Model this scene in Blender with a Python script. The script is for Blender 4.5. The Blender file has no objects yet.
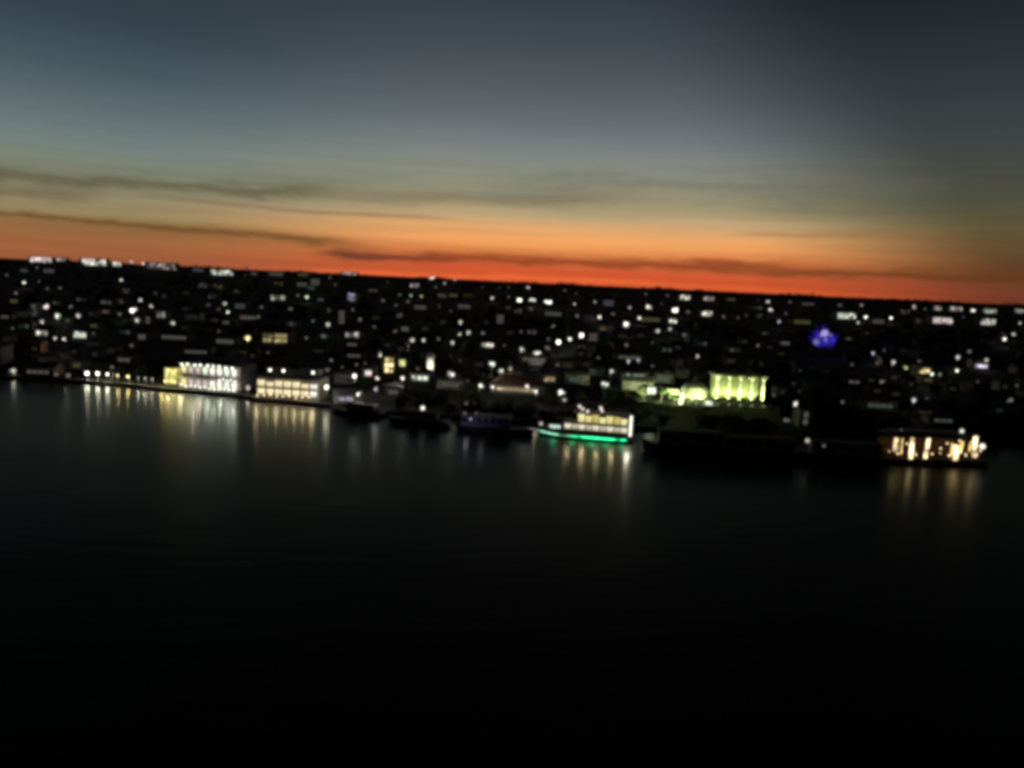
import bpy, math, random
from mathutils import Vector, Matrix
R = math.radians
rnd = random.Random(7)
S = bpy.context.scene
COL = S.collection

# ------------------------------------------------------------------ camera
F, CX, CY, CAMZ = 770.0, 512.0, 384.0, 45.0
PITCH, ROLL = 7.575, 2.63
cd = bpy.data.cameras.new('camera'); cam = bpy.data.objects.new('camera', cd); COL.objects.link(cam)
cd.sensor_width = 36; cd.lens = 36 * F / 1024; cd.clip_start = .5; cd.clip_end = 80000
M3 = Matrix.Rotation(R(90 - PITCH), 3, 'X') @ Matrix.Rotation(R(ROLL), 3, 'Z')
cam.matrix_world = Matrix.Translation((0, 0, CAMZ)) @ M3.to_4x4()
S.camera = cam

def ray(px, py):
    return M3 @ Vector(((px - CX) / F, (CY - py) / F, -1))
def project(p):
    q = M3.transposed() @ (Vector(p) - Vector((0, 0, CAMZ)))
    return CX - F * q.x / q.z, CY + F * q.y / q.z, -q.z
def at_plane(px, py, z):
    d = ray(px, py); t = (z - CAMZ) / d.z
    return Vector((d.x * t, d.y * t, z))

# ------------------------------------------------------------------ lie of the land
BANK = [at_plane(px, py, 0) for px, py in ((0, 378), (117, 386), (170, 392), (230, 397), (290, 404), (400, 416), (520, 423), (640, 430), (800, 440), (1024, 447))]
BP = [(-20000, 1500), (-1500, 480)] + [(p.x, p.y) for p in BANK] + [(600, 262), (20000, 700)]
def bank_y(x):
    for (x0, y0), (x1, y1) in zip(BP, BP[1:]):
        if x <= x1: return y0 + (y1 - y0) * max(0, (x - x0)) / (x1 - x0)
    return BP[-1][1]
def sm(t): t = min(1, max(0, t)); return t * t * (3 - 2 * t)
def ground_z(x, y):
    s = y - bank_y(x)
    return 1.2 + 2.8 * sm((s - 6) / 40) + 34 * min(1, max(0, (y - 480) / 2100))
def at_ground(px, py, h=0.0):
    """the point of the town that shows at a pixel, h metres above the ground there"""
    d = ray(px, py); y = 205.0
    while y < 2450:
        t = y / d.y; x = d.x * t; z = CAMZ + d.z * t
        if y > bank_y(x) + 1 and z <= ground_z(x, y) + h: break
        y += 2.0 if y < 700 else 8.0
    t = y / d.y
    return Vector((d.x * t, y, CAMZ + d.z * t))

# ------------------------------------------------------------------ materials
MATS = {}
def lin(c):
    return tuple(((v / 255) / 12.92 if v <= 10 else (((v / 255) + .055) / 1.055) ** 2.4) for v in c)
def mat(name, base, rough=.7, noise=.25, scale=3.0, metal=0.0, spec=.3):
    if name in MATS: return MATS[name]
    m = bpy.data.materials.new(name); m.use_nodes = True; nt = m.node_tree; b = nt.nodes['Principled BSDF']
    b.inputs['Roughness'].default_value = rough; b.inputs['Metallic'].default_value = metal
    b.inputs['Specular IOR Level'].default_value = spec
    tc = nt.nodes.new('ShaderNodeTexCoord'); n = nt.nodes.new('ShaderNodeTexNoise'); n.inputs['Scale'].default_value = scale
    n.inputs['Detail'].default_value = 5
    r = nt.nodes.new('ShaderNodeValToRGB')
    r.color_ramp.elements[0].position = .3; r.color_ramp.elements[1].position = .7
    r.color_ramp.elements[0].color = tuple(c * (1 - noise) for c in base) + (1,)
    r.color_ramp.elements[1].color = tuple(min(1, c * (1 + noise)) for c in base) + (1,)
    nt.links.new(tc.outputs['Object'], n.inputs['Vector']); nt.links.new(n.outputs['Fac'], r.inputs['Fac'])
    nt.links.new(r.outputs['Color'], b.inputs['Base Color'])
    MATS[name] = m; return m
def glow(name, col, strength, var=.0, scale=1.2):
    """a lamp, or a lit room seen through its window: the brightness varies with what is in the room"""
    if name in MATS: return MATS[name]
    m = bpy.data.materials.new(name); m.use_nodes = True; nt = m.node_tree; b = nt.nodes['Principled BSDF']
    b.inputs['Base Color'].default_value = (.05, .05, .05, 1); b.inputs['Roughness'].default_value = .4
    b.inputs['Emission Color'].default_value = tuple(col) + (1,); b.inputs['Emission Strength'].default_value = strength
    if var:
        tc = nt.nodes.new('ShaderNodeTexCoord'); n = nt.nodes.new('ShaderNodeTexNoise'); n.inputs['Scale'].default_value = scale
        mr = nt.nodes.new('ShaderNodeMapRange'); mr.inputs['From Min'].default_value = .35; mr.inputs['From Max'].default_value = .65
        mr.inputs['To Min'].default_value = strength * (1 - var); mr.inputs['To Max'].default_value = strength * (1 + var)
        nt.links.new(tc.outputs['Object'], n.inputs['Vector']); nt.links.new(n.outputs['Fac'], mr.inputs['Value'])
        nt.links.new(mr.outputs['Result'], b.inputs['Emission Strength'])
    MATS[name] = m; return m
TINT = dict(W=(1, .95, .82), G=(.90, 1, .80), P=(1, .84, .78), Y=(1, .82, .38), A=(1, .74, .44), T=(.62, .88, .8), O=(.85, .85, .35), L=(.8, 1, .3), V=(.84, .80, 1))
LEVEL = {1: .09, 2: .38, 3: .95, 4: 1.9}
TN = dict(W='white', G='greenish', P='pinkish', Y='yellow', A='amber', T='teal', O='olive', L='lime', V='violet')
def lit(t, b, boost=1.0):
    return glow('%s_light_%d_%d' % (TN[t], b, int(boost * 100)), TINT[t], LEVEL[b] * boost)

WALLS = [mat('plaster_cream', (.30, .27, .21), scale=.8), mat('plaster_grey', (.24, .24, .23), scale=.7),
         mat('brick_red', (.22, .11, .08), scale=2), mat('plaster_white', (.42, .41, .38), scale=.6)]
ROOFS = [mat('roof_tiles', (.12, .05, .035), scale=4), mat('roof_tin', (.10, .105, .11), rough=.5, scale=2), mat('roof_slab', (.11, .10, .095), scale=1)]
FRAME = mat('window_frame', (.10, .09, .08)); DARKGLASS = mat('dark_glass', (.012, .014, .016), rough=.08, noise=.1, spec=.5)
METAL = mat('dark_metal', (.06, .06, .062), rough=.5, metal=.6); WOOD = mat('dark_wood', (.07, .045, .03))
WHITEP = mat('white_paint', (.62, .62, .59), rough=.45, noise=.08); HULL = mat('hull_paint', (.035, .045, .05), rough=.4)
CONC = mat('concrete', (.17, .165, .155), scale=.5); BARK = mat('bark', (.05, .037, .027), scale=6)
STONE = mat('pale_stone', (.44, .42, .36), scale=1.2); CLOTH = mat('awning_cloth', (.20, .17, .12))
def leafmat(name, c):
    m = mat(name, c, rough=.6, noise=.45, scale=.45, spec=.15); return m
LEAF = [leafmat('foliage_deep', (.030, .045, .018)), leafmat('foliage_mid', (.040, .058, .022)), leafmat('foliage_olive', (.050, .058, .028))]

# ------------------------------------------------------------------ mesh builder
class MB:
    def __init__(s): s.v = []; s.f = []; s.m = []
    def add(s, vs, fs, m=0):
        k = len(s.v); s.v += [tuple(v) for v in vs]; s.f += [tuple(i + k for i in f) for f in fs]; s.m += [m] * len(fs); return s
    def box(s, x, y, z, sx, sy, sz, m=0, a=0.0):
        """centred in x and y, z is the underside"""
        c, n = math.cos(a), math.sin(a); vs = []
        for dz in (0, sz):
            for dx, dy in ((-.5, -.5), (.5, -.5), (.5, .5), (-.5, .5)):
                u, w = dx * sx, dy * sy; vs.append((x + u * c - w * n, y + u * n + w * c, z + dz))
        return s.add(vs, [(3, 2, 1, 0), (4, 5, 6, 7), (0, 1, 5, 4), (1, 2, 6, 5), (2, 3, 7, 6), (3, 0, 4, 7)], m)
    def tube(s, p, q, r0, r1=None, n=8, m=0):
        r1 = r0 if r1 is None else r1; p, q = Vector(p), Vector(q); d = (q - p).normalized()
        u = d.orthogonal().normalized(); w = d.cross(u); vs = []
        for c, r in ((p, r0), (q, r1)):
            for i in range(n):
                a = 2 * math.pi * i / n; vs.append(c + (u * math.cos(a) + w * math.sin(a)) * r)
        return s.add(vs, [(i, (i + 1) % n, n + (i + 1) % n, n + i) for i in range(n)] + [tuple(range(n - 1, -1, -1)), tuple(range(n, 2 * n))], m)
    def ball(s, c, r, n=10, k=6, m=0, sz=1.0):
        vs = [(c[0], c[1], c[2] - r * sz)]
        for j in range(1, k):
            t = math.pi * j / k
            for i in range(n):
                a = 2 * math.pi * i / n
                vs.append((c[0] + r * math.sin(t) * math.cos(a), c[1] + r * math.sin(t) * math.sin(a), c[2] - r * sz * math.cos(t)))
        vs.append((c[0], c[1], c[2] + r * sz)); fs = []
        for i in range(n):
            fs.append((0, 1 + (i + 1) % n, 1 + i))
            for j in range(k - 2):
                a = 1 + j * n; fs.append((a + i, a + (i + 1) % n, a + n + (i + 1) % n, a + n + i))
            a = 1 + (k - 2) * n; fs.append((a + i, a + (i + 1) % n, len(vs) - 1))
        return s.add(vs, fs, m)
    def prism(s, pts, y0, y1, m=0):
        """an outline in x,z swept along y"""
        n = len(pts); vs = [(x, y0, z) for x, z in pts] + [(x, y1, z) for x, z in pts]
        return s.add(vs, [(i, (i + 1) % n, n + (i + 1) % n, n + i) for i in range(n)] + [tuple(range(n - 1, -1, -1)), tuple(range(n, 2 * n))], m)
    def mesh(s, name, mats):
        me = bpy.data.meshes.new(name); me.from_pydata(s.v, [], s.f)
        for x in (mats if isinstance(mats, (list, tuple)) else [mats]): me.materials.append(x)
        me.polygons.foreach_set('material_index', s.m); me.update(); return me
    def build(s, name, mats, parent=None, loc=(0, 0, 0), rz=0.0):
        o = bpy.data.objects.new(name, s.mesh(name, mats)); COL.objects.link(o); o.location = loc; o.rotation_euler.z = rz
        o.parent = parent; return o
def put(name, me, parent, loc=(0, 0, 0), scale=(1, 1, 1), rz=0.0):
    o = bpy.data.objects.new(name, me); COL.objects.link(o); o.parent = parent; o.location = loc; o.scale = scale; o.rotation_euler.z = rz; return o
def tag(o, label, cat, group=None):
    o['label'] = label; o['category'] = cat
    if group: o['group'] = group
    return o
def thing(name, loc, rz, label, cat, group=None):
    o = bpy.data.objects.new(name, None); COL.objects.link(o); o.location = loc; o.rotation_euler.z = rz; o.empty_display_size = .5
    return tag(o, label, cat, group)
def copy_tree(root, loc, rz, sc=1.0, label=None):
    r = root.copy(); COL.objects.link(r); r.location = loc; r.rotation_euler.z = rz; r.scale = (sc, sc, sc)
    if label: r['label'] = label
    for ch in KIDS[root.name]:
        c = ch.copy(); COL.objects.link(c); c.parent = r
        for g in KIDS.get(ch.name, ()):
            d = g.copy(); COL.objects.link(d); d.parent = c
    return r
KIDS = {}
def learn(root):
    KIDS[root.name] = [o for o in COL.objects if o.parent == root]
    for k in KIDS[root.name]: KIDS[k.name] = [o for o in COL.objects if o.parent == k]
def lamp_light(name, parent, loc, power, col, r=.3):
    l = bpy.data.lights.new(name, 'POINT'); l.energy = power; l.color = col; l.shadow_soft_size = r
    o = bpy.data.objects.new(name, l); COL.objects.link(o); o.parent = parent; o.location = loc; return o
def spot_light(name, parent, loc, aim, power, col, cone=60, r=.25):
    l = bpy.data.lights.new(name, 'SPOT'); l.energy = power; l.color = col; l.shadow_soft_size = r; l.spot_size = R(cone); l.spot_blend = .6
    o = bpy.data.objects.new(name, l); COL.objects.link(o); o.parent = parent; o.location = loc
    o.rotation_euler = (Vector(aim) - Vector(loc)).to_track_quat('-Z', 'Y').to_euler(); return o
def structure(o): o['kind'] = 'structure'; return o

# ------------------------------------------------------------------ river, land, quay
m = bpy.data.materials.new('river_water'); m.use_nodes = True; nt = m.node_tree; b = nt.nodes['Principled BSDF']
tc = nt.nodes.new('ShaderNodeTexCoord')
mp = nt.nodes.new('ShaderNodeMapping'); mp.inputs['Scale'].default_value = (.10, .35, 1); nt.links.new(tc.outputs['Object'], mp.inputs['Vector'])
n1 = nt.nodes.new('ShaderNodeTexNoise'); n1.inputs['Scale'].default_value = 1.0; n1.inputs['Detail'].default_value = 4; nt.links.new(mp.outputs['Vector'], n1.inputs['Vector'])
mp2 = nt.nodes.new('ShaderNodeMapping'); mp2.inputs['Scale'].default_value = (.010, .022, 1); nt.links.new(tc.outputs['Object'], mp2.inputs['Vector'])
n2 = nt.nodes.new('ShaderNodeTexNoise'); n2.inputs['Scale'].default_value = 1.0; n2.inputs['Detail'].default_value = 3; nt.links.new(mp2.outputs['Vector'], n2.inputs['Vector'])
bp = nt.nodes.new('ShaderNodeBump'); bp.inputs['Strength'].default_value = .28; bp.inputs['Distance'].default_value = .25
nt.links.new(n1.outputs['Fac'], bp.inputs['Height'])
mr = nt.nodes.new('ShaderNodeMapRange'); mr.inputs['From Min'].default_value = .35; mr.inputs['From Max'].default_value = .65
mr.inputs['To Min'].default_value = .20; mr.inputs['To Max'].default_value = .26
nt.links.new(n2.outputs['Fac'], mr.inputs['Value'])
# reflections are turned down in the glossy colours, deepening the river's dark
nt.nodes.remove(b)
df = nt.nodes.new('ShaderNodeBsdfDiffuse'); df.inputs['Color'].default_value = (.0015, .002, .0018, 1)
gl = nt.nodes.new('ShaderNodeBsdfGlossy'); gl.inputs['Color'].default_value = (.46, .47, .40, 1)
nt.links.new(mr.outputs['Result'], gl.inputs['Roughness']); nt.links.new(bp.outputs['Normal'], gl.inputs['Normal'])
gl2 = nt.nodes.new('ShaderNodeBsdfGlossy'); gl2.inputs['Color'].default_value = (.46, .47, .40, 1)
rr = nt.nodes.new('ShaderNodeMath'); rr.operation = 'ADD'; rr.inputs[1].default_value = .14; nt.links.new(mr.outputs['Result'], rr.inputs[0])
nt.links.new(rr.outputs[0], gl2.inputs['Roughness']); nt.links.new(bp.outputs['Normal'], gl2.inputs['Normal'])
mg = nt.nodes.new('ShaderNodeMixShader'); mg.inputs[0].default_value = .45; nt.links.new(gl.outputs[0], mg.inputs[1]); nt.links.new(gl2.outputs[0], mg.inputs[2])
fr = nt.nodes.new('ShaderNodeFresnel'); fr.inputs['IOR'].default_value = 1.333
mx = nt.nodes.new('ShaderNodeMixShader'); nt.links.new(fr.outputs[0], mx.inputs[0]); nt.links.new(df.outputs[0], mx.inputs[1]); nt.links.new(mg.outputs[0], mx.inputs[2])
nt.links.new(mx.outputs[0], nt.nodes['Material Output'].inputs['Surface'])
WATER = m
w = MB(); w.add([(-20000, -4000, 0), (20000, -4000, 0), (20000, 1600, 0), (-20000, 1600, 0)], [(0, 1, 2, 3)])
structure(w.build('river', WATER))

GROUND = mat('town_ground', (.030, .030, .022), rough=.9, noise=.5, scale=.02, spec=.1)
xs = [-20000, -8000, -4000, -2500, -1500, -1000, -700] + list(range(-500, 501, 20)) + [700, 1000, 1500, 2500, 4000, 8000, 20000]
ss = [0, 3, 6, 14, 22, 30, 38, 46, 60, 90, 130, 180, 240, 320, 420, 600, 900, 1300, 1700, 2100, 2400, 2800, 4000, 9000, 30000]
w = MB()
w.add([(x, bank_y(x) + s, ground_z(x, bank_y(x) + s)) for s in ss for x in xs],
      [(j * len(xs) + i, j * len(xs) + i + 1, (j + 1) * len(xs) + i + 1, (j + 1) * len(xs) + i) for j in range(len(ss) - 1) for i in range(len(xs) - 1)])
structure(w.build('land', GROUND))
# the quay: a wall with a coping along the water's edge
w = MB(); c = MB()
ex = [x for x in xs if -1000 <= x <= 1000]
for x0, x1 in zip(ex, ex[1:]):
    y0, y1 = bank_y(x0), bank_y(x1); a = math.atan2(y1 - y0, x1 - x0); L = math.hypot(x1 - x0, y1 - y0)
    w.box((x0 + x1) / 2, (y0 + y1) / 2 - .32, -1.5, L + .1, .6, 2.68, 0, a)
    c.box((x0 + x1) / 2, (y0 + y1) / 2 - .25, 1.18, L + .1, .8, .28, 0, a)
q = w.build('quay_wall', mat('quay_stone', (.07, .068, .06), scale=.6)); tag(q, 'long dark stone quay wall at the edge of the river', 'wall')
c.build('coping', mat('quay_stone', (.07, .068, .06), scale=.6), q)

# ------------------------------------------------------------------ repeated pieces
def window_mesh(glass, nm):
    w = MB(); w.box(0, 0, 0, 1, .10, 1, 0)
    f = MB()
    w.box(0, -.07, 0, 1.08, .05, .06, 1); w.box(0, -.07, .94, 1.08, .05, .06, 1); w.box(-.5, -.07, .06, .07, .05, .88, 1); w.box(.5, -.07, .06, .07, .05, .88, 1)
    w.box(0, -.07, .06, .035, .04, .88, 1)
    return w.mesh(nm, [glass, FRAME])
WM = {}
def window(parent, x, y, z, ww, hh, glass, rz=0.0):
    if glass.name not in WM: WM[glass.name] = window_mesh(glass, 'window')
    return put('window', WM[glass.name], parent, (x, y, z), (ww, 1, hh), rz)
RECTS = []     # where lights show, so that dark trees and roofs are set beside them and not in front
def keep_clear(px, py, w, h, depth): RECTS.append((px - w / 2 - 2, py - h / 2 - 2, px + w / 2 + 2, py + h / 2 + 2, depth))

def roof_on(parent, w, d, z, kind, rm, over=.5):
    k = MB()
    if kind == 'gable':
        hgt = d * .28; k.prism([(-w / 2 - over, z), (w / 2 + over, z), (w / 2 + over, z + .18), (-w / 2 - over, z + .18)], -d / 2 - over, d / 2 + over)
        vs = [(-w / 2 - over, -d / 2 - over, z + .18), (w / 2 + over, -d / 2 - over, z + .18), (w / 2 + over, d / 2 + over, z + .18), (-w / 2 - over, d / 2 + over, z + .18), (-w / 2 - over, 0, z + hgt), (w / 2 + over, 0, z + hgt)]
        k.add(vs, [(0, 1, 5, 4), (2, 3, 4, 5), (1, 2, 5), (3, 0, 4)])
    elif kind == 'hip':
        hgt = d * .25; i = min(w, d) * .45
        k.box(0, 0, z, w + 2 * over, d + 2 * over, .18)
        vs = [(-w / 2 - over, -d / 2 - over, z + .18), (w / 2 + over, -d / 2 - over, z + .18), (w / 2 + over, d / 2 + over, z + .18), (-w / 2 - over, d / 2 + over, z + .18), (-w / 2 + i, 0, z + hgt), (w / 2 - i, 0, z + hgt)]
        k.add(vs, [(0, 1, 5, 4), (2, 3, 4, 5), (1, 2, 5), (3, 0, 4)])
    else:
        k.box(0, 0, z, w + .3, d + .3, .25)
        for x, y, a, e in ((0, -d / 2, w + .3, .2), (0, d / 2, w + .3, .2), (-w / 2, 0, .2, d - .1), (w / 2, 0, .2, d - .1)): k.box(x, y, z + .25, a, e, .5)
        k.box(w * .2, d * .1, z + .25, min(2.5, w * .3), min(2.5, d * .3), 1.3)
    return k.build('roof', rm, parent)

def lit_house(px, py, wpx, hpx, b, t, label, group='lit houses across the town', kind=None, cat='house', name='house'):
    dep0 = at_ground(px, py + hpx / 2, 1.0).y
    p = at_ground(px, py + hpx * .4, 1.0)
    dep = project(p)[2]; s = dep / F
    lw, lh = max(1.5, wpx * s * .82), max(1.2, hpx * s * .78)
    g = ground_z(p.x, p.y); z0 = max(.9, p.z - g)
    w = lw * 1.15 + 2.2; h = z0 + lh + .9; d = min(14, max(6, w * .6))
    rz = rnd.uniform(-.08, .08)
    o = thing(name, (p.x, p.y, g), rz, label, cat, group)
    i = rnd.randrange(4)
    k = MB(); k.box(0, d / 2, -1.0, w, d, h + 1.0); k.box(0, d / 2, -1, w + .24, d + .24, 1.45)
    k.build('wall', WALLS[i], o)
    kind = kind or rnd.choice(['gable', 'hip', 'flat'])
    r = roof_on(o, w, d, h, kind, ROOFS[2 if kind == 'flat' else rnd.randrange(2)]); r.location.y = d / 2
    cols = max(1, min(9, round(lw / max(2.2, 2.2 * s)))); rows = max(1, min(4, round(lh / max(2.6, 2.0 * s))))
    cw, rh = lw / cols, lh / rows
    for ci in range(cols):
        for ri in range(rows):
            bb = b if rnd.random() < .62 or cols * rows < 3 else max(1, b - rnd.choice((1, 1, 2)))
            window(o, -lw / 2 + cw * (ci + .5), -.05, z0 + rh * (ri + .08), cw * (.86 if cols > 1 else .95), rh * .84, lit(t, bb, 1.0))
    if b >= 2:        # lamps added at random spots on the front, for uneven highlights
        for i in range(max(1, min(4, round(wpx / 7)))):
            k = MB(); q = rnd.uniform(.22, .38) * s * 2.2; k.ball((0, 0, 0), q, 10, 7); k.box(0, q * .8, -.05, .08, q, .1, 1)
            k.build('added_wall_lamp', [lit(t, min(4, b + 1), 1.2), METAL], o, (lw * rnd.uniform(-.5, .5), -.3 - q, z0 + lh * rnd.uniform(.1, .9)))
    dd = MB(); dd.box(0, 0, 0, .95, .12, 2.05, 0); dd.box(.33, -.09, 1.0, .06, .06, .16, 1)
    dd.build('door', [WOOD, METAL], o, (min(w / 2 - .8, lw / 2 + .7), -.05, 0))
    keep_clear(px, py, wpx, hpx, dep)
    return o

def street_lamp(px, py, dia, b, t, label, group='street lamps in the town', hgt=7.0, boost=1.6, twin=True):
    """pole, arm and a glowing globe; the globe is at least as wide as a lamp's glare reads"""
    p = at_ground(px, py, hgt)
    dep = project(p)[2]; s = dep / F
    g = ground_z(p.x, p.y); hz = p.z - g
    r = max(.22, min(1.3, dia * s * rnd.uniform(.14, .23)))
    o = thing('street_lamp', (p.x, p.y, g), rnd.uniform(-.5, .5), label, 'street lamp', group)
    k = MB(); k.tube((0, .5, -.3), (0, .5, hz + r * .2), .11, .07, 7); k.tube((0, .5, -.3), (0, .5, .8), .2, .16, 8); k.build('pole', METAL, o)
    k = MB(); k.tube((0, .5, hz + r * .2), (0, .1, hz + r * 1.25), .06, .05, 6); k.tube((0, .1, hz + r * 1.25), (0, 0, hz + r * 1.1), .05, .12, 6); k.build('arm', METAL, o)
    k = MB(); k.ball((0, 0, hz), r, 12, 8); k.build('lamp_globe', lit(t, b, boost), o)
    if twin and rnd.random() < .5:     # a second, smaller globe added to some poles, to vary the glare's shape
        q = r * rnd.uniform(.45, .75); dx = rnd.choice((-1, 1)) * (r + q) * rnd.uniform(.7, 1.1); dz = rnd.uniform(-.9, .7) * r
        k = MB(); k.tube((0, .5, hz + dz), (dx, .1, hz + dz), .05, n=5); k.build('arm', METAL, o)
        k = MB(); k.ball((dx, 0, hz + dz), q, 10, 7); k.build('lamp_globe', lit(t, max(1, b - 1), boost), o)
    if b > 1 and dep < 1100: lamp_light('lamp_glow', o, (0, -.2, hz - r - .4), {2: 210, 3: 420, 4: 640}[b], TINT[t], .25)
    keep_clear(px, py, dia, dia, dep)
    return o

def flood_mast(px, py, wpx, hpx, b, t, label, group='floodlight masts in the town', spill=True):
    """a mast with a frame of floodlights on it"""
    p = at_ground(px, py, 9.0); dep = project(p)[2]; s = dep / F
    g = ground_z(p.x, p.y); hz = p.z - g
    o = thing('floodlight_mast', (p.x, p.y, g), rnd.uniform(-.1, .1), label, 'floodlight', group)
    w, h = max(.9, wpx * s * .52), max(.7, hpx * s * .50)
    k = MB(); k.tube((0, .35, -.3), (0, .35, hz + h / 2), .16, .1, 8); k.build('mast', METAL, o)
    k = MB(); k.box(0, .16, hz - h / 2 - .06, w + .15, .18, h + .12); k.build('lamp_frame', METAL, o)
    n = 3 if w > 1.6 * h else 2
    for i in range(n):
        hh = h * rnd.uniform(.55, 1.0); k = MB(); k.ball((-w / 2 + w / n * (i + .5), -.05, hz + rnd.uniform(-.5, .5) * (h - hh)), min(w / n * .5, hh * .5), 10, 7, sz=hh / min(w / n, hh)); k.build('floodlight', lit(t, max(1, b - (rnd.random() < .3)), 1.35), o)
    if spill and dep < 1100: lamp_light('flood_glow', o, (0, -1.2, hz - h * .5 - .8), 130 * b, TINT[t], .3)
    keep_clear(px, py, wpx, hpx, dep)
    return o

# ------------------------------------------------------------------ trees
def tree_meshes(seed, H, W, leaf, nleaf, leafsize):
    r = random.Random(seed); t = MB(); th = H * .36
    bend = r.uniform(-.4, .4)
    t.tube((0, 0, -.4), (bend * .4, 0, th * .5), H * .035, H * .027, 8); t.tube((bend * .4, 0, th * .5), (bend, 0, th), H * .027, H * .02, 8)
    clumps = []
    for i in range(r.randint(7, 9)):
        a = i * 2.4 + r.uniform(-.4, .4); rad = W * .5 * r.uniform(.3, .78); z = H * r.uniform(.45, .86)
        q = Vector((bend + math.cos(a) * rad, math.sin(a) * rad, z)); clumps.append((q, W * r.uniform(.15, .27)))
        mid = Vector((bend + math.cos(a) * rad * .35, math.sin(a) * rad * .35, th + (z - th) * .55))
        t.tube((bend, 0, th * r.uniform(.75, 1)), mid, H * .014, H * .009, 5); t.tube(mid, q, H * .009, H * .003, 5)
    clumps.append((Vector((bend, 0, H * .85)), W * .22))
    c = MB()
    for i in range(nleaf):
        q, rad = clumps[r.randrange(len(clumps))]
        while True:
            v = Vector((r.uniform(-1, 1), r.uniform(-1, 1), r.uniform(-1, 1)))
            if .25 < v.length < 1: break
        p = q + Vector((v.x * rad * 1.15, v.y * rad * 1.15, v.z * rad * .8))
        u = Vector((r.uniform(-1, 1), r.uniform(-1, 1), r.uniform(-.5, .5))).normalized(); n = u.cross(Vector((r.uniform(-1, 1), r.uniform(-1, 1), r.uniform(-1, 1)))).normalized()
        L = leafsize * r.uniform(.6, 1.3)
        c.add([p - u * L, p + n * L * .55, p + u * L, p - n * L * .55], [(0, 1, 2, 3)])
    return t.mesh('trunk', BARK), c.mesh('crown', leaf)
TM = [tree_meshes(i, 1.0 * h, wd, LEAF[i % 3], nl, .42) for i, (h, wd, nl) in enumerate([(8, 7, 800), (10, 8, 950), (7, 7.5, 800), (11, 8, 950), (6, 6, 650)])]
TH = [(8, 7), (10, 8), (7, 7.5), (11, 8), (6, 6)]
def tree(x, y, i, sc, label, group):
    o = thing('tree', (x, y, ground_z(x, y)), rnd.uniform(0, 6.28), label, 'tree', group)
    o.scale = (sc, sc, sc); put('trunk', TM[i][0], o); put('crown', TM[i][1], o); return o
BUSH = []
for i in range(3):
    r = random.Random(60 + i); c = MB(); t = MB()
    cl = [Vector((r.uniform(-1.6, 1.6), r.uniform(-1.0, 1.0), r.uniform(.6, 1.7))) for _ in range(6)]
    for q in cl: t.tube((q.x * .2, q.y * .2, -.3), q, .07, .03, 5)
    for j in range(420):
        q = r.choice(cl); v = Vector((r.gauss(0, .5), r.gauss(0, .5), r.gauss(0, .42))); p = q + v; p.z = max(.1, p.z)
        u = Vector((r.uniform(-1, 1), r.uniform(-1, 1), r.uniform(-.5, .5))).normalized(); n = u.cross(Vector((r.uniform(-1, 1), r.uniform(-1, 1), r.uniform(-1, 1)))).normalized(); L = .32 * r.uniform(.6, 1.3)
        c.add([p - u * L, p + n * L * .6, p + u * L, p - n * L * .6], [(0, 1, 2, 3)])
    BUSH.append((t.mesh('stem', BARK), c.mesh('foliage', LEAF[i])))
def bush(x, y, i, sc, label, group):
    o = thing('bush', (x, y, ground_z(x, y)), rnd.uniform(0, 6.28), label, 'bush', group); o.scale = (sc, sc, sc * rnd.uniform(.8, 1.2))
    put('stem', BUSH[i][0], o); put('foliage', BUSH[i][1], o); return o
def hides(x, y, g, w, h):
    """would a thing this size, standing here, cover one of the lights behind it?"""
    a = project((x - w / 2, y, g)); b_ = project((x + w / 2, y, g + h)); c_ = project((x - w / 2, y, g + h)); d_ = project((x + w / 2, y, g))
    x0, x1, y0, y1 = a[0], d_[0], min(b_[1], c_[1]), max(a[1], d_[1])
    return any(x0 < r[2] and x1 > r[0] and y0 < r[3] and y1 > r[1] and r[4] > a[2] - 8 for r in RECTS)

# ------------------------------------------------------------------ the landmarks on the bank
def frame(x0, y0, x1, y1, z):
    a, b = at_plane(x0, y0, z), at_plane(x1, y1, z); d = b - a
    return (a + b) / 2, math.atan2(d.y, d.x), d.length
def clear_rect(x0, y0, x1, y1, depth): RECTS.append((x0 - 2, y0 - 2, x1 + 2, y1 + 2, depth))
def bulbs(parent, pts, r, m, nm='lamp_globe'):
    for p in pts:
        k = MB(); k.ball((0, 0, 0), r, 10, 6); k.build(nm, m, parent, p)

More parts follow.
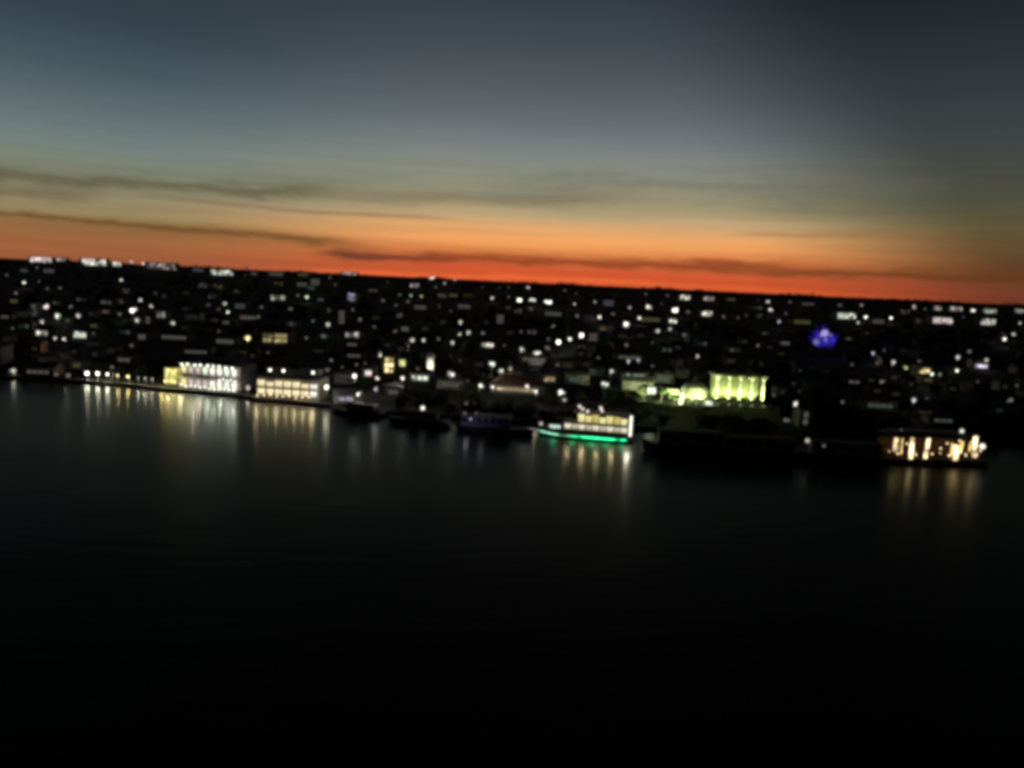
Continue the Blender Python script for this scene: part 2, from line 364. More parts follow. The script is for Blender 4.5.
def white_hall():
    c, a, L = frame(181, 387, 238, 392.5, 1.25)
    o = thing('riverside_hall', c, a, 'wide two storey white hall blazing with light at the water\'s edge, beside the yellow pavilion', 'restaurant')
    D = 11; H = 4.5
    k = MB(); k.box(0, D / 2 - .8, -1, L + 1.6, D + 2.2, 1.15); k.build('deck', CONC, o)
    k = MB(); k.box(0, D / 2 + .6, .15, L, D - 1.2, 2 * H); k.build('wall', WALLS[3], o)
    k = MB(); k.box(0, D / 2 - .6, 2 * H + .15, L + 1.4, D + 1.6, .35); k.box(0, D / 2 + 1, 2 * H + .5, L * .5, D * .4, 1.2); k.build('roof', ROOFS[2], o)
    k = MB(); k.box(0, .1, H - .05, L + .6, 2.0, .28); k.build('balcony_floor', CONC, o)
    n = 8
    for i in range(n + 1):
        k = MB(); x = -L / 2 + L / n * i; k.tube((x, -.75, .15), (x, -.75, 2 * H + .15), .15, .13, 8); k.box(x, -.75, .15, .5, .5, .4); k.box(x, -.75, 2 * H - .15, .45, .45, .3); k.build('column', WHITEP, o)
    for f in range(2):
        for i in range(n):
            x = -L / 2 + L / n * (i + .5)
            t = 'P' if (f == 0 and 1 <= i <= 3) or (f == 1 and i in (1, 2)) else ('Y' if i == 0 else ('W' if rnd.random() < .5 else 'G'))
            bm_ = glow('hall_%s_room' % TN[t], TINT[t], {'G': 1.15, 'W': 1.3, 'Y': 1.2, 'P': .7}[t], .6, 1.3)
            window(o, x, .02, .4 + f * H + (.25 if f else 0), L / n * .80, H * .70, bm_)
    k = MB()
    for f in range(2):
        z = .15 + f * (H + .1)
        k.tube((-L / 2, -.85, z + 1.05), (L / 2, -.85, z + 1.05), .05, n=6); k.tube((-L / 2, -.85, z + .55), (L / 2, -.85, z + .55), .03, n=6)
        for i in range(25): x = -L / 2 + L / 24 * i; k.tube((x, -.85, z), (x, -.85, z + 1.05), .025, n=5)
    k.build('railing', WHITEP, o)
    e = lit('G', 4, 3.2); e2 = lit('W', 4, 3.0)
    bulbs(o, [(-L / 2 + L * (i + .5) / 9 + rnd.uniform(-.3, .3), -1.1, 2 * H - .15 + rnd.uniform(-.3, .2)) for i in range(9)], .27, e)
    bulbs(o, [(-L / 2 + L * (i + .5) / 12, -1.1, .75 + rnd.uniform(-.2, .5)) for i in range(12)], .21, e2)
    bulbs(o, [(L / 2 - 7 + i * 1.6, -1.0, H - .45 + (.4 if i % 2 else 0)) for i in range(5)], .22, e2)
    for i, (fx, p, cc) in enumerate(((-.46, 1500, (1, .86, .5)), (-.34, 500, (1, .88, .6)), (-.24, 1500, (1, .93, .74)), (-.12, 700, (1, .9, .8)), (.0, 800, (.92, 1, .86)), (.12, 650, (.9, 1, .86)), (.24, 700, (.9, 1, .88)), (.36, 600, (.92, 1, .9)), (.46, 1000, (.96, 1, .92)))):
        spot_light('hall_streak_helper', o, (L * fx, -1.5, 3.6 + (i % 3) * 1.4), (L * fx, -14, -6), p, cc, 150, .3)  # fixtureless spots aimed at the river, added to brighten the hall's streaks
    clear_rect(178, 358, 240, 398, project(c)[2])
white_hall()

def yellow_pavilion():
    c, a, L = frame(160, 384.5, 178, 386, 1.25)
    o = thing('pavilion', c, a, 'small eight sided pavilion with glowing yellow panels beside the white hall', 'pavilion')
    r = L / 2; n = 8; H = 6.4
    k = MB(); k.tube((0, r, -1), (0, r, .3), r + .6, n=8); k.build('base', CONC, o)
    g = glow('yellow_panel', (1, .90, .28), .85, .6, .5)
    for i in range(n):
        b0, b1 = 2 * math.pi * i / n, 2 * math.pi * (i + 1) / n
        x0, y0, x1, y1 = r * math.cos(b0), r + r * math.sin(b0), r * math.cos(b1), r + r * math.sin(b1)
        k = MB(); k.tube((x0, y0, .3), (x0, y0, H), .15, .12, 6); k.build('post', WOOD, o)
        m_ = ((x0 + x1) / 2 * .97, r + ((y0 + y1) / 2 - r) * .97); ln = math.hypot(x1 - x0, y1 - y0)
        k = MB(); k.box(m_[0], m_[1], .5, ln * .84, .08, 2.5, 0, (b0 + b1) / 2 + math.pi / 2); k.box(m_[0], m_[1], 3.25, ln * .84, .08, 2.7, 0, (b0 + b1) / 2 + math.pi / 2); k.build('panel', g, o)
    k = MB(); k.tube((0, r, H), (0, r, H + 1.5), r + .55, .35, 8); k.ball((0, r, H + 1.7), .35); k.build('roof', ROOFS[0], o)
    bulbs(o, [(x, .1 - abs(x) * -.12, 1.4) for x in (-1.9, 0, 1.9)] + [(0, -.4, 5.6)], .2, glow('yellow_globe', (1, .86, .36), 9.0))
    for x, p in ((-2.2, 700), (.2, 1100), (2.4, 700)): spot_light('pavilion_streak_helper', o, (x, -1.2, 3.4 + x * .4), (x, -14, -6), p, (1, .82, .38), 150, .3)  # added spots with no fixture, facing the water to give yellow streaks
    clear_rect(158, 358, 180, 390, project(c)[2])
yellow_pavilion()

def terrace_house():
    c, a, L = frame(257, 397, 318, 401, 1.25)
    o = thing('terrace_restaurant', c, a, 'long cream terrace restaurant lit warm yellow, three bright lamps on its dark upper roof', 'restaurant')
    D = 10; H = 6.4
    k = MB(); k.box(0, D / 2 - 1.2, -1, L + 1.2, D + 3, 1.2); k.build('deck', CONC, o)
    k = MB(); k.box(0, D / 2 + .4, .2, L, D, H + .6); k.build('wall', WALLS[0], o)
    k = MB(); k.box(0, D / 2 + .3, H + .8, L + 1.2, D + 1.4, .3); k.build('roof', ROOFS[1], o)
    k = MB(); k.box(-.5, D / 2 + 2.2, H + 1.1, L * .86, D * .55, 2.2); k.box(-.5, D / 2 + 2.2, H + 3.3, L * .9, D * .6, .22); k.build('upper_floor', WALLS[1], o)
    n = 7
    for i in range(n):
        x = -L / 2 + L / n * (i + .5)
        t = 'W' if i == n - 1 else 'Y'
        col = (1, .84, .50) if t == 'Y' else (1, .94, .8)
        window(o, x, -.12, 1.2, L / n * .88, 2.55, glow('terrace_room_%s' % t, col, 1.35, .6, .7))
        window(o, x, -.12, 3.95, L / n * .88, 2.3 if i in (0, 2, 3, 4) else 1.7, glow('terrace_upper_room_%s' % t, col, 1.15, .6, .7))
    for i in range(6):
        k = MB(); x = -L / 2 + L / 5 * i; k.tube((x, -1.6, .2), (x, -1.6, 3.9), .09, n=6); k.build('post', WOOD, o)
    k = MB(); k.add([(-L / 2 - .3, -2.1, 3.6), (L / 2 + .3, -2.1, 3.6), (L / 2 + .3, -.15, 4.0), (-L / 2 - .3, -.15, 4.0), (-L / 2 - .3, -2.1, 3.5), (L / 2 + .3, -2.1, 3.5), (L / 2 + .3, -.15, 3.9), (-L / 2 - .3, -.15, 3.9)],
                    [(0, 1, 2, 3), (7, 6, 5, 4), (0, 4, 5, 1), (1, 5, 6, 2), (2, 6, 7, 3), (3, 7, 4, 0)]); k.build('awning', CLOTH, o)
    e = lit('W', 4, 1.9)
    for px in (-L * .29, -L * .07, L * .41):
        k = MB(); k.tube((px, .2, H + 1.1), (px, .2, H + 2.9), .07, n=6); b_ = k.build('lamp_post', METAL, o)
        k = MB(); k.ball((0, 0, 0), .42); k.build('lamp_globe', e, b_, (px, .2, H + 3.3))
    bulbs(o, [(-L / 2 + 1.2 + i * 2.3, -2.2, 1.0 + .2 * (i % 3)) for i in range(9)], .17, glow('table_lantern', (1, .8, .5), 7.0))
    for fx, p in ((-.46, 700), (-.3, 300), (-.14, 520), (.02, 260), (.16, 420), (.3, 420), (.44, 800)): spot_light('terrace_streak_helper', o, (L * fx, -2.4, 3.4), (L * fx, -14, -6), p, (1, .80, .50), 150, .3)  # unseen spots, added to throw warm streaks onto the river
    clear_rect(255, 362, 320, 404, project(c)[2])
terrace_house()

def white_tower():
    c = at_ground(430, 374, 0); s = project(c)[2] / F; w = 7 * s; H = 18.5 * s
    o = thing('white_tower', (c.x, c.y, ground_z(c.x, c.y)), .1, 'slim floodlit white tower standing among the low lit houses behind the bank', 'tower')
    k = MB(); k.box(0, 0, -.5, w * 1.25, w * 1.25, 1.2); k.box(0, 0, .7, w, w, H * .78); k.box(0, 0, .7 + H * .78, w * 1.18, w * 1.18, .35); k.build('shaft', STONE, o)
    k = MB(); z = 1.05 + H * .78
    for x in (-1, 1):
        for y in (-1, 1): k.box(x * w * .4, y * w * .4, z, w * .16, w * .16, H * .15)
    k.box(0, 0, z + H * .15, w * 1.1, w * 1.1, .25); k.build('belfry', STONE, o)
    k = MB(); zz = z + H * .15 + .25; k.add([(-w * .5, -w * .5, zz), (w * .5, -w * .5, zz), (w * .5, w * .5, zz), (-w * .5, w * .5, zz), (0, 0, zz + w * .6)], [(0, 1, 4), (1, 2, 4), (2, 3, 4), (3, 0, 4)]); k.build('roof', ROOFS[0], o)
    for x in (-w * .55, w * .55):
        k = MB(); k.box(x, -w * 1.1, -.2, .5, .4, .7); k.box(x, -w * 1.1 + .1, .5, .42, .3, .25, 1); k.build('floodlight', [METAL, lit('W', 4)], o)
    [spot_light('tower_flood', o, (x, -w * .5 - 1.7, .9), (x * .3, -w * .5, H * q), p, (1, .97, .85), 50, .12) for x, q, p in ((-1, .4, 1000), (1, .4, 1000), (0, .85, 3600))]
    clear_rect(424, 352, 437, 384, project(c)[2])
white_tower()

def colonnade():
    c, a, L = frame(715.5, 405, 761, 407, 4.0)
    g = ground_z(c.x, c.y + 3)
    o = thing('colonnade', (c.x, c.y, 4.0), a, 'classical row of tall stone columns floodlit lime green above the dark bank', 'colonnade')
    H = 10.6; D = 7
    k = MB(); k.box(0, D / 2, -2, L + 4, D + 3, 2.0); k.box(0, D / 2, 0, L + 2.6, D + 1.6, .35); k.box(0, D / 2, .35, L + 1.6, D + .8, .3); k.build('plinth', STONE, o)
    for i in range(5):
        x = -L / 2 + L / 4 * i
        k = MB(); k.box(x, 0, .65, 1.9, 1.9, .35); k.tube((x, 0, 1.0), (x, 0, H - .9), .72, .62, 16); k.tube((x, 0, H - .9), (x, 0, H - .45), .62, .95, 12); k.box(x, 0, H - .45, 2, 2, .3); k.build('column', STONE, o)
    k = MB(); k.box(0, D / 2 - .5, H - .15, L + 2.4, D + 1.6, .55); k.box(0, D / 2 - .5, H + .4, L + 3, D + 2.2, .3); k.build('entablature', STONE, o)
    k = MB(); k.box(0, D - .3, .65, L + 1.4, .6, H - .8); k.build('wall', STONE, o)
    for i in range(4):
        k = MB(); x = -L / 2 + L / 4 * (i + .5); k.box(x, D - .66, .65, 1.8, .1, 4.2); k.box(x, D - .7, 4.85, 2.1, .2, .3); k.build('door', WOOD, o)
    lime = (.80, 1, .40)
    for i in range(5):
        x = -L / 2 + L / 4 * i
        k = MB(); k.box(x, -2.3, 0.35, .7, .4, .25); k.box(x, -2.25, .6, .6, .3, .16, 1); k.build('floodlight', [METAL, glow('lime_flood', lime, 1.2)], o)
        for dx in (-.5, .5):
            spot_light('column_flood', o, (x + dx, -1.75, .85), (x, -.2, 5.8), 1900, lime, 44, .12)
        spot_light('column_flood_upper', o, (x, -2.2, .9), (x, -.2, 8.6), 26000, lime, 28, .12)
    for i in range(4):
        spot_light('porch_flood', o, (-L / 2 + L / 4 * (i + .5), 3.6, .9), (-L / 2 + L / 4 * (i + .5), D - .4, 5.5), 2500 if i not in (0, 3) else 3600, (.74, 1, .30), 85)
    clear_rect(712, 374, 766, 412, project(c)[2])
colonnade()

def domed_hall():
    c, a, L = frame(679, 405, 713, 407, 4.0)
    o = thing('domed_hall', (c.x, c.y, 4.0), a, 'low domed hall lit dull olive green, joined to the lime colonnade\'s near side', 'hall')
    r = L / 2 * .9
    k = MB(); k.tube((0, r, -2), (0, r, 3.6), r, n=20); k.tube((0, r, 3.6), (0, r, 4.0), r + .35, n=20); k.build('wall', STONE, o)
    k = MB(); k.ball((0, r, 3.9), r * .97, 20, 12, sz=.85); k.build('dome', STONE, o)
    k = MB(); k.tube((0, r, 3.9 + r * .82), (0, r, 5.0 + r * .82), .7, .6, 8); k.ball((0, r, 5.2 + r * .82), .6); k.build('lantern', STONE, o)
    for i in range(5):
        b_ = -math.pi / 2 + (i - 2) * .5
        k = MB(); k.box(r * 1.0 * math.cos(b_), r + r * math.sin(b_), .5, 1.0, .14, 2.4, 0, b_ + math.pi / 2); k.build('window', glow('lime_room', (.8, 1, .35), .30), o)
    for x, ax, az_, p in ((-3.2, -2.4, 6.5, 6500), (.2, .4, 9.5, 7500), (3.2, 2.6, 7.5, 8000)):
        spot_light('dome_flood', o, (x, -4.5, .8), (ax, 1.2, az_), p, (.80, 1, .40), 75)
    k = MB(); k.box(L * .36, -1.4, -.2, 2.6, .5, 1.0); k.box(L * .36, -1.45, .8, 2.4, .3, 1.3, 1); k.build('light_box', [METAL, lit('G', 3)], o)
    clear_rect(680, 382, 714, 411, project(c)[2])
domed_hall()

for px, py, i, sc, lb in ((644, 401, 2, .85, 'small tree floodlit pale lime, nearest the party boat\'s stern'), (661, 403, 0, .8, 'small tree floodlit lime, between the broad lime floodlight and the party boat'), (675, 404, 4, .8, 'low round tree floodlit lime, touching the domed hall')):
    p = at_ground(px, py, 0); t = tree(p.x, p.y, i, sc, lb, 'trees floodlit lime'); t.rotation_euler.z = 0
    spot_light('added_tree_flood', t, (.8, -6.5, 1.0), (0, 0, 4.2), 15000, (.80, 1, .45), 85, .2); spot_light('added_tree_flood_low', t, (-3.5, -6.5, 1.0), (0, 0, 3.5), 9000, (.85, 1, .55), 85, .2)  # floods without fixtures, added to extend the lime glow over these trees
    clear_rect(px - 8, py - 20, px + 8, py, p.y)
# ------------------------------------------------------------------ boats
def hull_mesh(L, B, H, draft=.7, bow=.32, stern=.8):
    k = MB(); N = 18; sec = []
    for i in range(N + 1):
        t = i / N; x = -L / 2 + L * t
        f = math.sin(min(1, t / bow) * math.pi / 2) ** .8 if t < bow else (1 if t < .8 else 1 - (1 - stern) * ((t - .8) / .2) ** 2)
        f = max(f, .03); sh = H * (1 + .45 * max(0, 1 - t / .35) ** 2 + .1 * max(0, (t - .7) / .3) ** 2); hb = B / 2 * f
        xb = x + (L * .035 * (1 - t / bow) if t < bow else 0)
        sec.append([(x, -hb, sh), (xb, -hb * .93, sh * .45), (xb, -hb * .8, 0), (xb, -hb * .3, -draft), (xb, hb * .3, -draft), (xb, hb * .8, 0), (xb, hb * .93, sh * .45), (x, hb, sh)])
    vs = [p for s_ in sec for p in s_]; fs = []
    for i in range(N):
        for j in range(7): a = i * 8 + j; fs.append((a, a + 1, a + 9, a + 8))
        fs.append((i * 8 + 7, i * 8, i * 8 + 8, i * 8 + 15))
    fs.append(tuple(range(7, -1, -1))); fs.append(tuple(N * 8 + j for j in range(8)))
    k.add(vs, fs, 0)
    return k, sec
def strip(sec, up, m, name, parent, i0=0, i1=99, r=.13):
    """a light tube run along the near side of the hull"""
    k = MB(); pts = []
    for s_ in sec[i0:i1]:
        p, q = Vector(s_[0]), Vector(s_[2]); v = q.lerp(p, up); pts.append(v + Vector((0, -.12, 0)))
    for p, q in zip(pts, pts[1:]): k.tube(p, q, r, n=6)
    return k.build(name, m, parent)
def rail(L0, L1, y, z, h=1.0, n=14):
    k = MB()
    for yy in (-y, y):
        for zz in (h, h * .55): k.tube((L0, yy, z + zz), (L1, yy, z + zz), .035, n=5)
        for i in range(n + 1): x = L0 + (L1 - L0) * i / n; k.tube((x, yy, z), (x, yy, z + h), .03, n=5)
    return k

def party_boat():
    c, a, L = frame(536, 434.5, 632, 442.5, 0)
    o = thing('party_boat', c, a, 'party boat with a green light strip along its hull and a glowing yellow saloon', 'boat')
    B = 6.5; H = 2.0
    k, sec = hull_mesh(L, B, H); k.build('hull', HULL, o)
    g = glow('green_strip', (.02, 1, .36), 1.9, .7, .35); gw = glow('pale_green_strip', (.35, 1, .62), 1.2, .7, .5)
    strip(sec, .50, g, 'light_strip', o, 7, 18, .24); strip(sec, .50, gw, 'light_strip', o, 0, 8, .17)
    k = MB(); k.box(1, 0, H, L * .93, B * .86, .15); k.build('deck', WOOD, o)
    x0, x1 = -L * .20, L * .45; cx, w = (x0 + x1) / 2, x1 - x0
    k = MB(); k.box(cx, .2, H + .15, w, B * .66, 2.7); k.build('saloon', WALLS[0], o)
    k = MB(); k.box(cx, .2, H + 2.85, w + .5, B * .80, .14); k.build('saloon_roof', WHITEP, o)
    k = MB(); k.box(cx + w * .10, .2, H + 3.0, w * .78, B * .66, 2.95); k.build('upper_saloon', WALLS[0], o)
    n = 9
    for i in range(n):
        x = x0 + w * (i + .5) / n
        yy = -B * .33 + .15
        window(o, x, yy, H + .95, w / n * .92, 1.6, glow('saloon_room_%d' % (i % 2), (1, .90, .66), (.95, .6)[i % 2], .5, .9))
        if i > 1: window(o, cx + w * .10 + w * .78 * ((i - 1.5) / 7 - .5), yy, H + 3.15, w * .78 / 7 * .92, (2.6, 2.2, 2.6, 1.9, 2.5, 2.4, 2.0)[i - 2], glow('saloon_upper_room_%d' % (i % 3), (1, (.88, .84, .92)[i % 3], (.34, .26, .42)[i % 3]), (.9, .65, 1.0)[i % 3], .5, .9))
    k = MB(); k.box(cx + w * .08, 0, H + 5.95, w * .9, B * .84, .16); k.build('upper_deck', WHITEP, o)
    rail(x0, x1, B * .4, H + 6.10, 1.0, 12).build('upper_railing', WHITEP, o); rail(-L * .42, x0 - .3, B * .30, H + .15, 1.0, 8).build('bow_railing', WHITEP, o)
    k = MB(); tx0, tx1 = -L * .08, L * .2
    for x in (tx0, (tx0 + tx1) / 2, tx1):
        for y in (-B * .36, B * .36): k.tube((x, y, H + 6.10), (x, y, H + 8.70), .06, n=6)
    k.build('canopy_frame', METAL, o)
    k = MB(); k.box((tx0 + tx1) / 2, 0, H + 8.70, tx1 - tx0 + 1, B * .85, .14); k.build('canopy', CLOTH, o)
    bulbs(o, [(tx0 + .8, -B * .3, H + 7.80), (tx0 + 1.7, -B * .3, H + 7.10), (tx1 - 1.0, -B * .3, H + 7.80), (tx1 - .6, -B * .3, H + 7.00), (tx0 + 3.2, -B * .3, H + 6.55)], .42, lit('P', 3, 1.3))
    bulbs(o, [(x, -B * .3, H + 1.3) for x in (-L * .335, -L * .295, -L * .255)], .48, lit('T', 3, 1.3), 'bow_lamp')
    bulbs(o, [(-L * .45, -.5, H + 1.5)], .5, lit('W', 2, 1.5), 'bow_lamp')
    k = MB(); k.box(L * .478, -B * .3, H - .2, .35, .35, 6.9); q = k.build('stern_mast', METAL, o)
    k = MB(); k.box(L * .478, -B * .3 - .24, H + .2, .75, .12, 6.0); k.build('light_panel', lit('W', 3, 1.6), o)
    k = MB(); k.tube((-L * .22, 0, H + .15), (-L * .22, 0, H + 9.0), .07, .04, 6); k.build('mast', METAL, o)
    bulbs(o, [(-L * .22, -.2, H + 9.1)], .45, lit('W', 2, 1.5), 'mast_lamp')
    for fx, p, cc in ((-.15, 260, (1, .8, .5)), (.0, 420, (1, .8, .5)), (.15, 300, (1, .84, .5)), (.3, 380, (1, .84, .5)), (.46, 1000, (1, .92, .8))): spot_light('saloon_streak_helper', o, (L * fx, -B * .6, H + 2.2), (L * fx, -14, -6), p, cc, 150, .3)  # no fixtures: spots added to strengthen the saloon's streaks in the water
    for fx in (-.3, -.1, .1, .25, .4): spot_light('strip_streak_helper', o, (L * fx, -B * .6, .9), (L * fx, -6, -1), 60, (.02, 1, .36), 160, .9)  # added green spots, unseen themselves, tinting the water below the hull
    clear_rect(536, 400, 638, 446, project(c)[2])
party_boat()

def floating_restaurant():
    c, a, L = frame(879, 461, 977, 464, 0)
    o = thing('floating_restaurant', c, a, 'floating wooden restaurant lit by tall amber light posts, moored beside a dark riverboat', 'boat')
    B = 9; H = 1.6
    k = MB(); k.prism([(-L / 2, .1), (-L / 2 + 1.2, -.8), (L / 2 - 1.2, -.8), (L / 2, .1), (L / 2, H), (-L / 2, H)], -B / 2, B / 2); k.build('pontoon', HULL, o)
    k = MB(); k.box(0, 0, H, L - .4, B - .3, .16); k.build('deck', WOOD, o)
    k = MB(); k.box(0, B * .36, H + .16, L - 1.5, .25, 4.6); k.build('back_wall', mat('brown_boards', (.10, .055, .025), scale=2), o)
    k = MB(); k.box(-2, .3, H + 6.4, L * .80, B * .95, .25); k.box(-2, .3, H + 6.65, L * .68, B * .6, .7); k.build('roof', ROOFS[1], o)
    rail(-L / 2 + .3, L / 2 - .3, B / 2 - .3, H + .16, 1.0, 20).build('railing', WOOD, o)
    e = glow('amber_white_post', (1, .74, .40), 2.0, .75, .55); e2 = glow('amber_post', (1, .66, .22), 1.5, .3, .6)
    sx = L / 100
    def post(px, y0, y1, r, m_, lean=0):
        x = (px - 936) * sx; z0, z1 = H + .2 + (459 - y1) * .275, H + .2 + (459 - y0) * .275
        k = MB(); k.tube((x - lean, -B * .42, H + .16), (x, -B * .42, z1 + .3), .07, n=6); q = k.build('post', METAL, o)
        k = MB(); k.tube((x - lean * .8, -B * .42 - .1, z0), (x, -B * .42 - .1, z1), r, r * .9, 8); k.build('light_tube', m_, q)
    post(893, 439, 452, .55, e); post(899, 439, 455, .16, e2); post(909, 438, 459, .48, e); post(925, 438, 458, .46, e, .5)
    post(953, 444, 459, .62, e, -.4); post(959, 440, 452, .42, e2, .6); post(949, 442, 456, .2, e2); post(971.5, 434, 455, .58, e, -.3); post(967, 442, 450, .2, e2)
    bulbs(o, [((q - 936) * sx, -B * .43, H + .4 + zz) for q, zz in ((896, 1.1), (904, 3.9), (914, .9), (930, 1.3), (938, 2.9), (944, 4.4), (947, 1.0), (956, 5.2), (964, 1.2), (968, 4.9), (975, 1.6), (978, 2.6))], .2, lit('A', 4, 1.6), 'string_lamp')
    bulbs(o, [((980 - 936) * sx, -B * .4, H + 4.2)], .75, lit('W', 3, 1.4), 'lamp_globe')
    k = MB(); x = (962 - 936) * sx; k.tube((x, -B * .2, H + 6.4), (x, -B * .2, H + 7.6), .07, n=6); k.build('lamp_post', METAL, o)
    bulbs(o, [(x, -B * .2, H + 8.0)], .55, lit('G', 3, 1.0)); bulbs(o, [((903 - 936) * sx, -1, H + 7.6)], .35, lit('V', 1, 1.0))
    for i in range(7):
        x = -L * .40 + i * L * .13
        k = MB(); k.tube((x, .4, H + .16), (x, .4, H + .9), .08, n=6); k.tube((x, .4, H + .9), (x, .4, H + .96), .75, n=12); k.build('table', WOOD, o)
        bulbs(o, [(x, .4, H + 1.15)], .16, lit('A', 4, 1.2), 'table_lamp')
    clear_rect(884, 426, 988, 472, project(c)[2])
floating_restaurant()

def dark_boat(x0, y0, x1, y1, H, cab, label, side=None, lamps=(), B=5.5, cat='boat', name='moored_boat'):
    c, a, L = frame(x0, y0, x1, y1, 0)
    o = thing(name, c, a, label, cat)
    k, sec = hull_mesh(L, B, H); k.build('hull', HULL, o)
    k = MB(); k.box(.5, 0, H, L * .9, B * .84, .12); k.build('deck', WOOD, o)
    cx, w, h = cab; cx *= L; w *= L
    k = MB(); k.box(cx, .1, H + .12, w, B * .7, h); k.build('cabin', side or WALLS[1], o)
    k = MB(); k.box(cx, 0, H + .12 + h, w + .9, B * .86, .15); k.build('cabin_roof', ROOFS[0], o)
    n = max(2, round(w / 2.2))
    for i in range(n): window(o, cx - w / 2 + w * (i + .5) / n, .1 - B * .35, H + .12 + h * .38, w / n * .6, h * .42, DARKGLASS)
    rail(-L * .36, L * .43, B * .40, H + .12, .9, 12).build('railing', METAL, o)
    k = MB(); k.tube((cx - w * .3, 0, H + .2 + h), (cx - w * .3, 0, H + h + 3.2), .06, .03, 6); k.build('mast', METAL, o)
    for (px, py, d_, b_, t_) in lamps:
        x = ((px - x0) / (x1 - x0) - .5) * L; yw = y0 + (y1 - y0) * (px - x0) / (x1 - x0); s = project(c)[2] / F
        z = (yw - py) * s; r = d_ * s * .3
        k = MB(); k.tube((x, -B * .3, H), (x, -B * .3, z), .05, n=5); k.ball((x, -B * .3, z), r, 10, 6, 1); k.build('deck_lamp', [METAL, lit(t_, b_, 1.4)], o)
        keep_clear(px, py, d_, d_, project(c)[2])
    return o
violet = mat('violet_grey_paint', (.22, .20, .28), rough=.5)
vb = dark_boat(455, 430, 533, 435, 1.7, (-.1, .62, 3.2), 'dark riverboat with a dim violet grey cabin, moored beside the green striped party boat', violet,
               ((466, 402, 5, 1, 'W'), (465, 412, 5, 1, 'W'), (476.5, 412, 4, 1, 'W')))
lamp_light('cabin_fill', vb, (-7.5, -6.2, 3.2), 70, (.72, .68, 1)); lamp_light('cabin_fill_bow', vb, (-3.0, -6.2, 5.0), 35, (.72, .68, 1))  # unseen lights over the water that brighten the violet cabin side
dark_boat(388, 422, 450, 427, 1.6, (.08, .45, 2.6), 'dark unlit launch with one white lamp, moored below the slim white tower', None, ((424, 407, 7, 3, 'W'),))
dark_boat(330, 412, 384, 417, 1.4, (.1, .5, 2.2), 'dark launch showing only faint lights, moored past the warm terrace restaurant', None, ((364, 402, 5, 1, 'W'), (378, 404.5, 5, 1, 'T')))
dark_boat(641, 450, 726, 455, 2.3, (.06, .74, 3.8), 'long unlit barge on the black water just past the party boat\'s white stern light', None, (), 6.5, 'barge', 'barge')
dark_boat(712, 456, 804, 460, 2.1, (-.02, .76, 3.6), 'unlit barge moored below the lime green colonnade', None, (), 6, 'barge', 'barge')
dark_boat(797, 460, 886, 465, 2.0, (.02, .78, 3.6), 'dark riverboat beside the amber floating restaurant, a small white lamp at its bow', None, ((803.5, 439, 7, 2, 'W'), (820, 444, 6, 1, 'W')))

# ------------------------------------------------------------------ the blue tree
def blue_tree():
    p = at_ground(822, 357, 0); dep = project(p)[2]; s = dep / F; g = ground_z(p.x, p.y)
    H = (357 - 322) * s; W = 30 * s
    o = thing('lit_tree', (p.x, p.y, g), -math.atan2(p.x, p.y), 'big round tree wrapped in deep blue lights, glowing alone in the dark town', 'tree')
    t, c = tree_meshes(41, H, W, LEAF[0], 2600, .9)
    put('trunk', t, o); put('crown', c, o)
    r = random.Random(5); k = MB()
    lobes = [(-.24, .50, .17), (-.02, .72, .20), (.20, .64, .17), (.10, .46, .18), (-.16, .66, .14), (.28, .48, .10), (-.04, .42, .14)]
    for i in range(460):
        lx, lz, lr = lobes[r.randrange(len(lobes))]
        q = Vector((W * (lx + r.gauss(0, lr * .55)), W * r.gauss(-.12, .16), H * (lz + r.gauss(0, lr * .5)))); k.ball(q, .26, 5, 3)
    q = k.build('light_string', glow('blue_bulbs', (.07, .045, 1), .85, .4, .3), o); q['kind'] = 'stuff'
    bl = (.10, .05, 1)
    for q in ((0, -W * .34, H * .5), (-W * .3, -W * .3, H * .55), (W * .3, -W * .25, H * .6), (0, -W * .2, H * .9), (.0, -W * .5, H * .72)):
        lamp_light('blue_flood', o, q, 160, bl, .5)
    for x, z, rr, b_ in ((.01 * W, H * .70, 2.3, 3), (-.22 * W, H * .44, 1.9, 2), (.06 * W, H * .52, 1.3, 2), (-.1 * W, H * .62, 1.2, 2), (.2 * W, H * .66, 1.0, 2)):  # the smallest globes are added to fill the glow's dark core
        k = MB(); k.ball((x, -W * .5, z), rr, 12, 8); k.tube((x, -W * .5, z), (x, -W * .2, z - 1), .12, n=6, m=1); k.build('lamp_globe', [glow('violet_lamp_%d' % b_, (.50, .42, 1), .75 if b_ == 3 else .34), METAL], o)
    clear_rect(802, 316, 842, 358, dep)
blue_tree()
# ------------------------------------------------------------------ the lights of the town
def B_(x, y, w, h, b, t, label): lit_house(x, y, w, h, b, t, label, 'lit blocks along the skyline', 'flat', 'building', 'lit_block')
def H_(x, y, w, h, b, t, label): lit_house(x, y, w, h, b, t, label)
def L_(x, y, d, b, t, label): street_lamp(x, y, d, b, t, label)
def M_(x, y, w, h, b, t, label, spill=True): flood_mast(x, y, w, h, b, t, label, spill=spill)
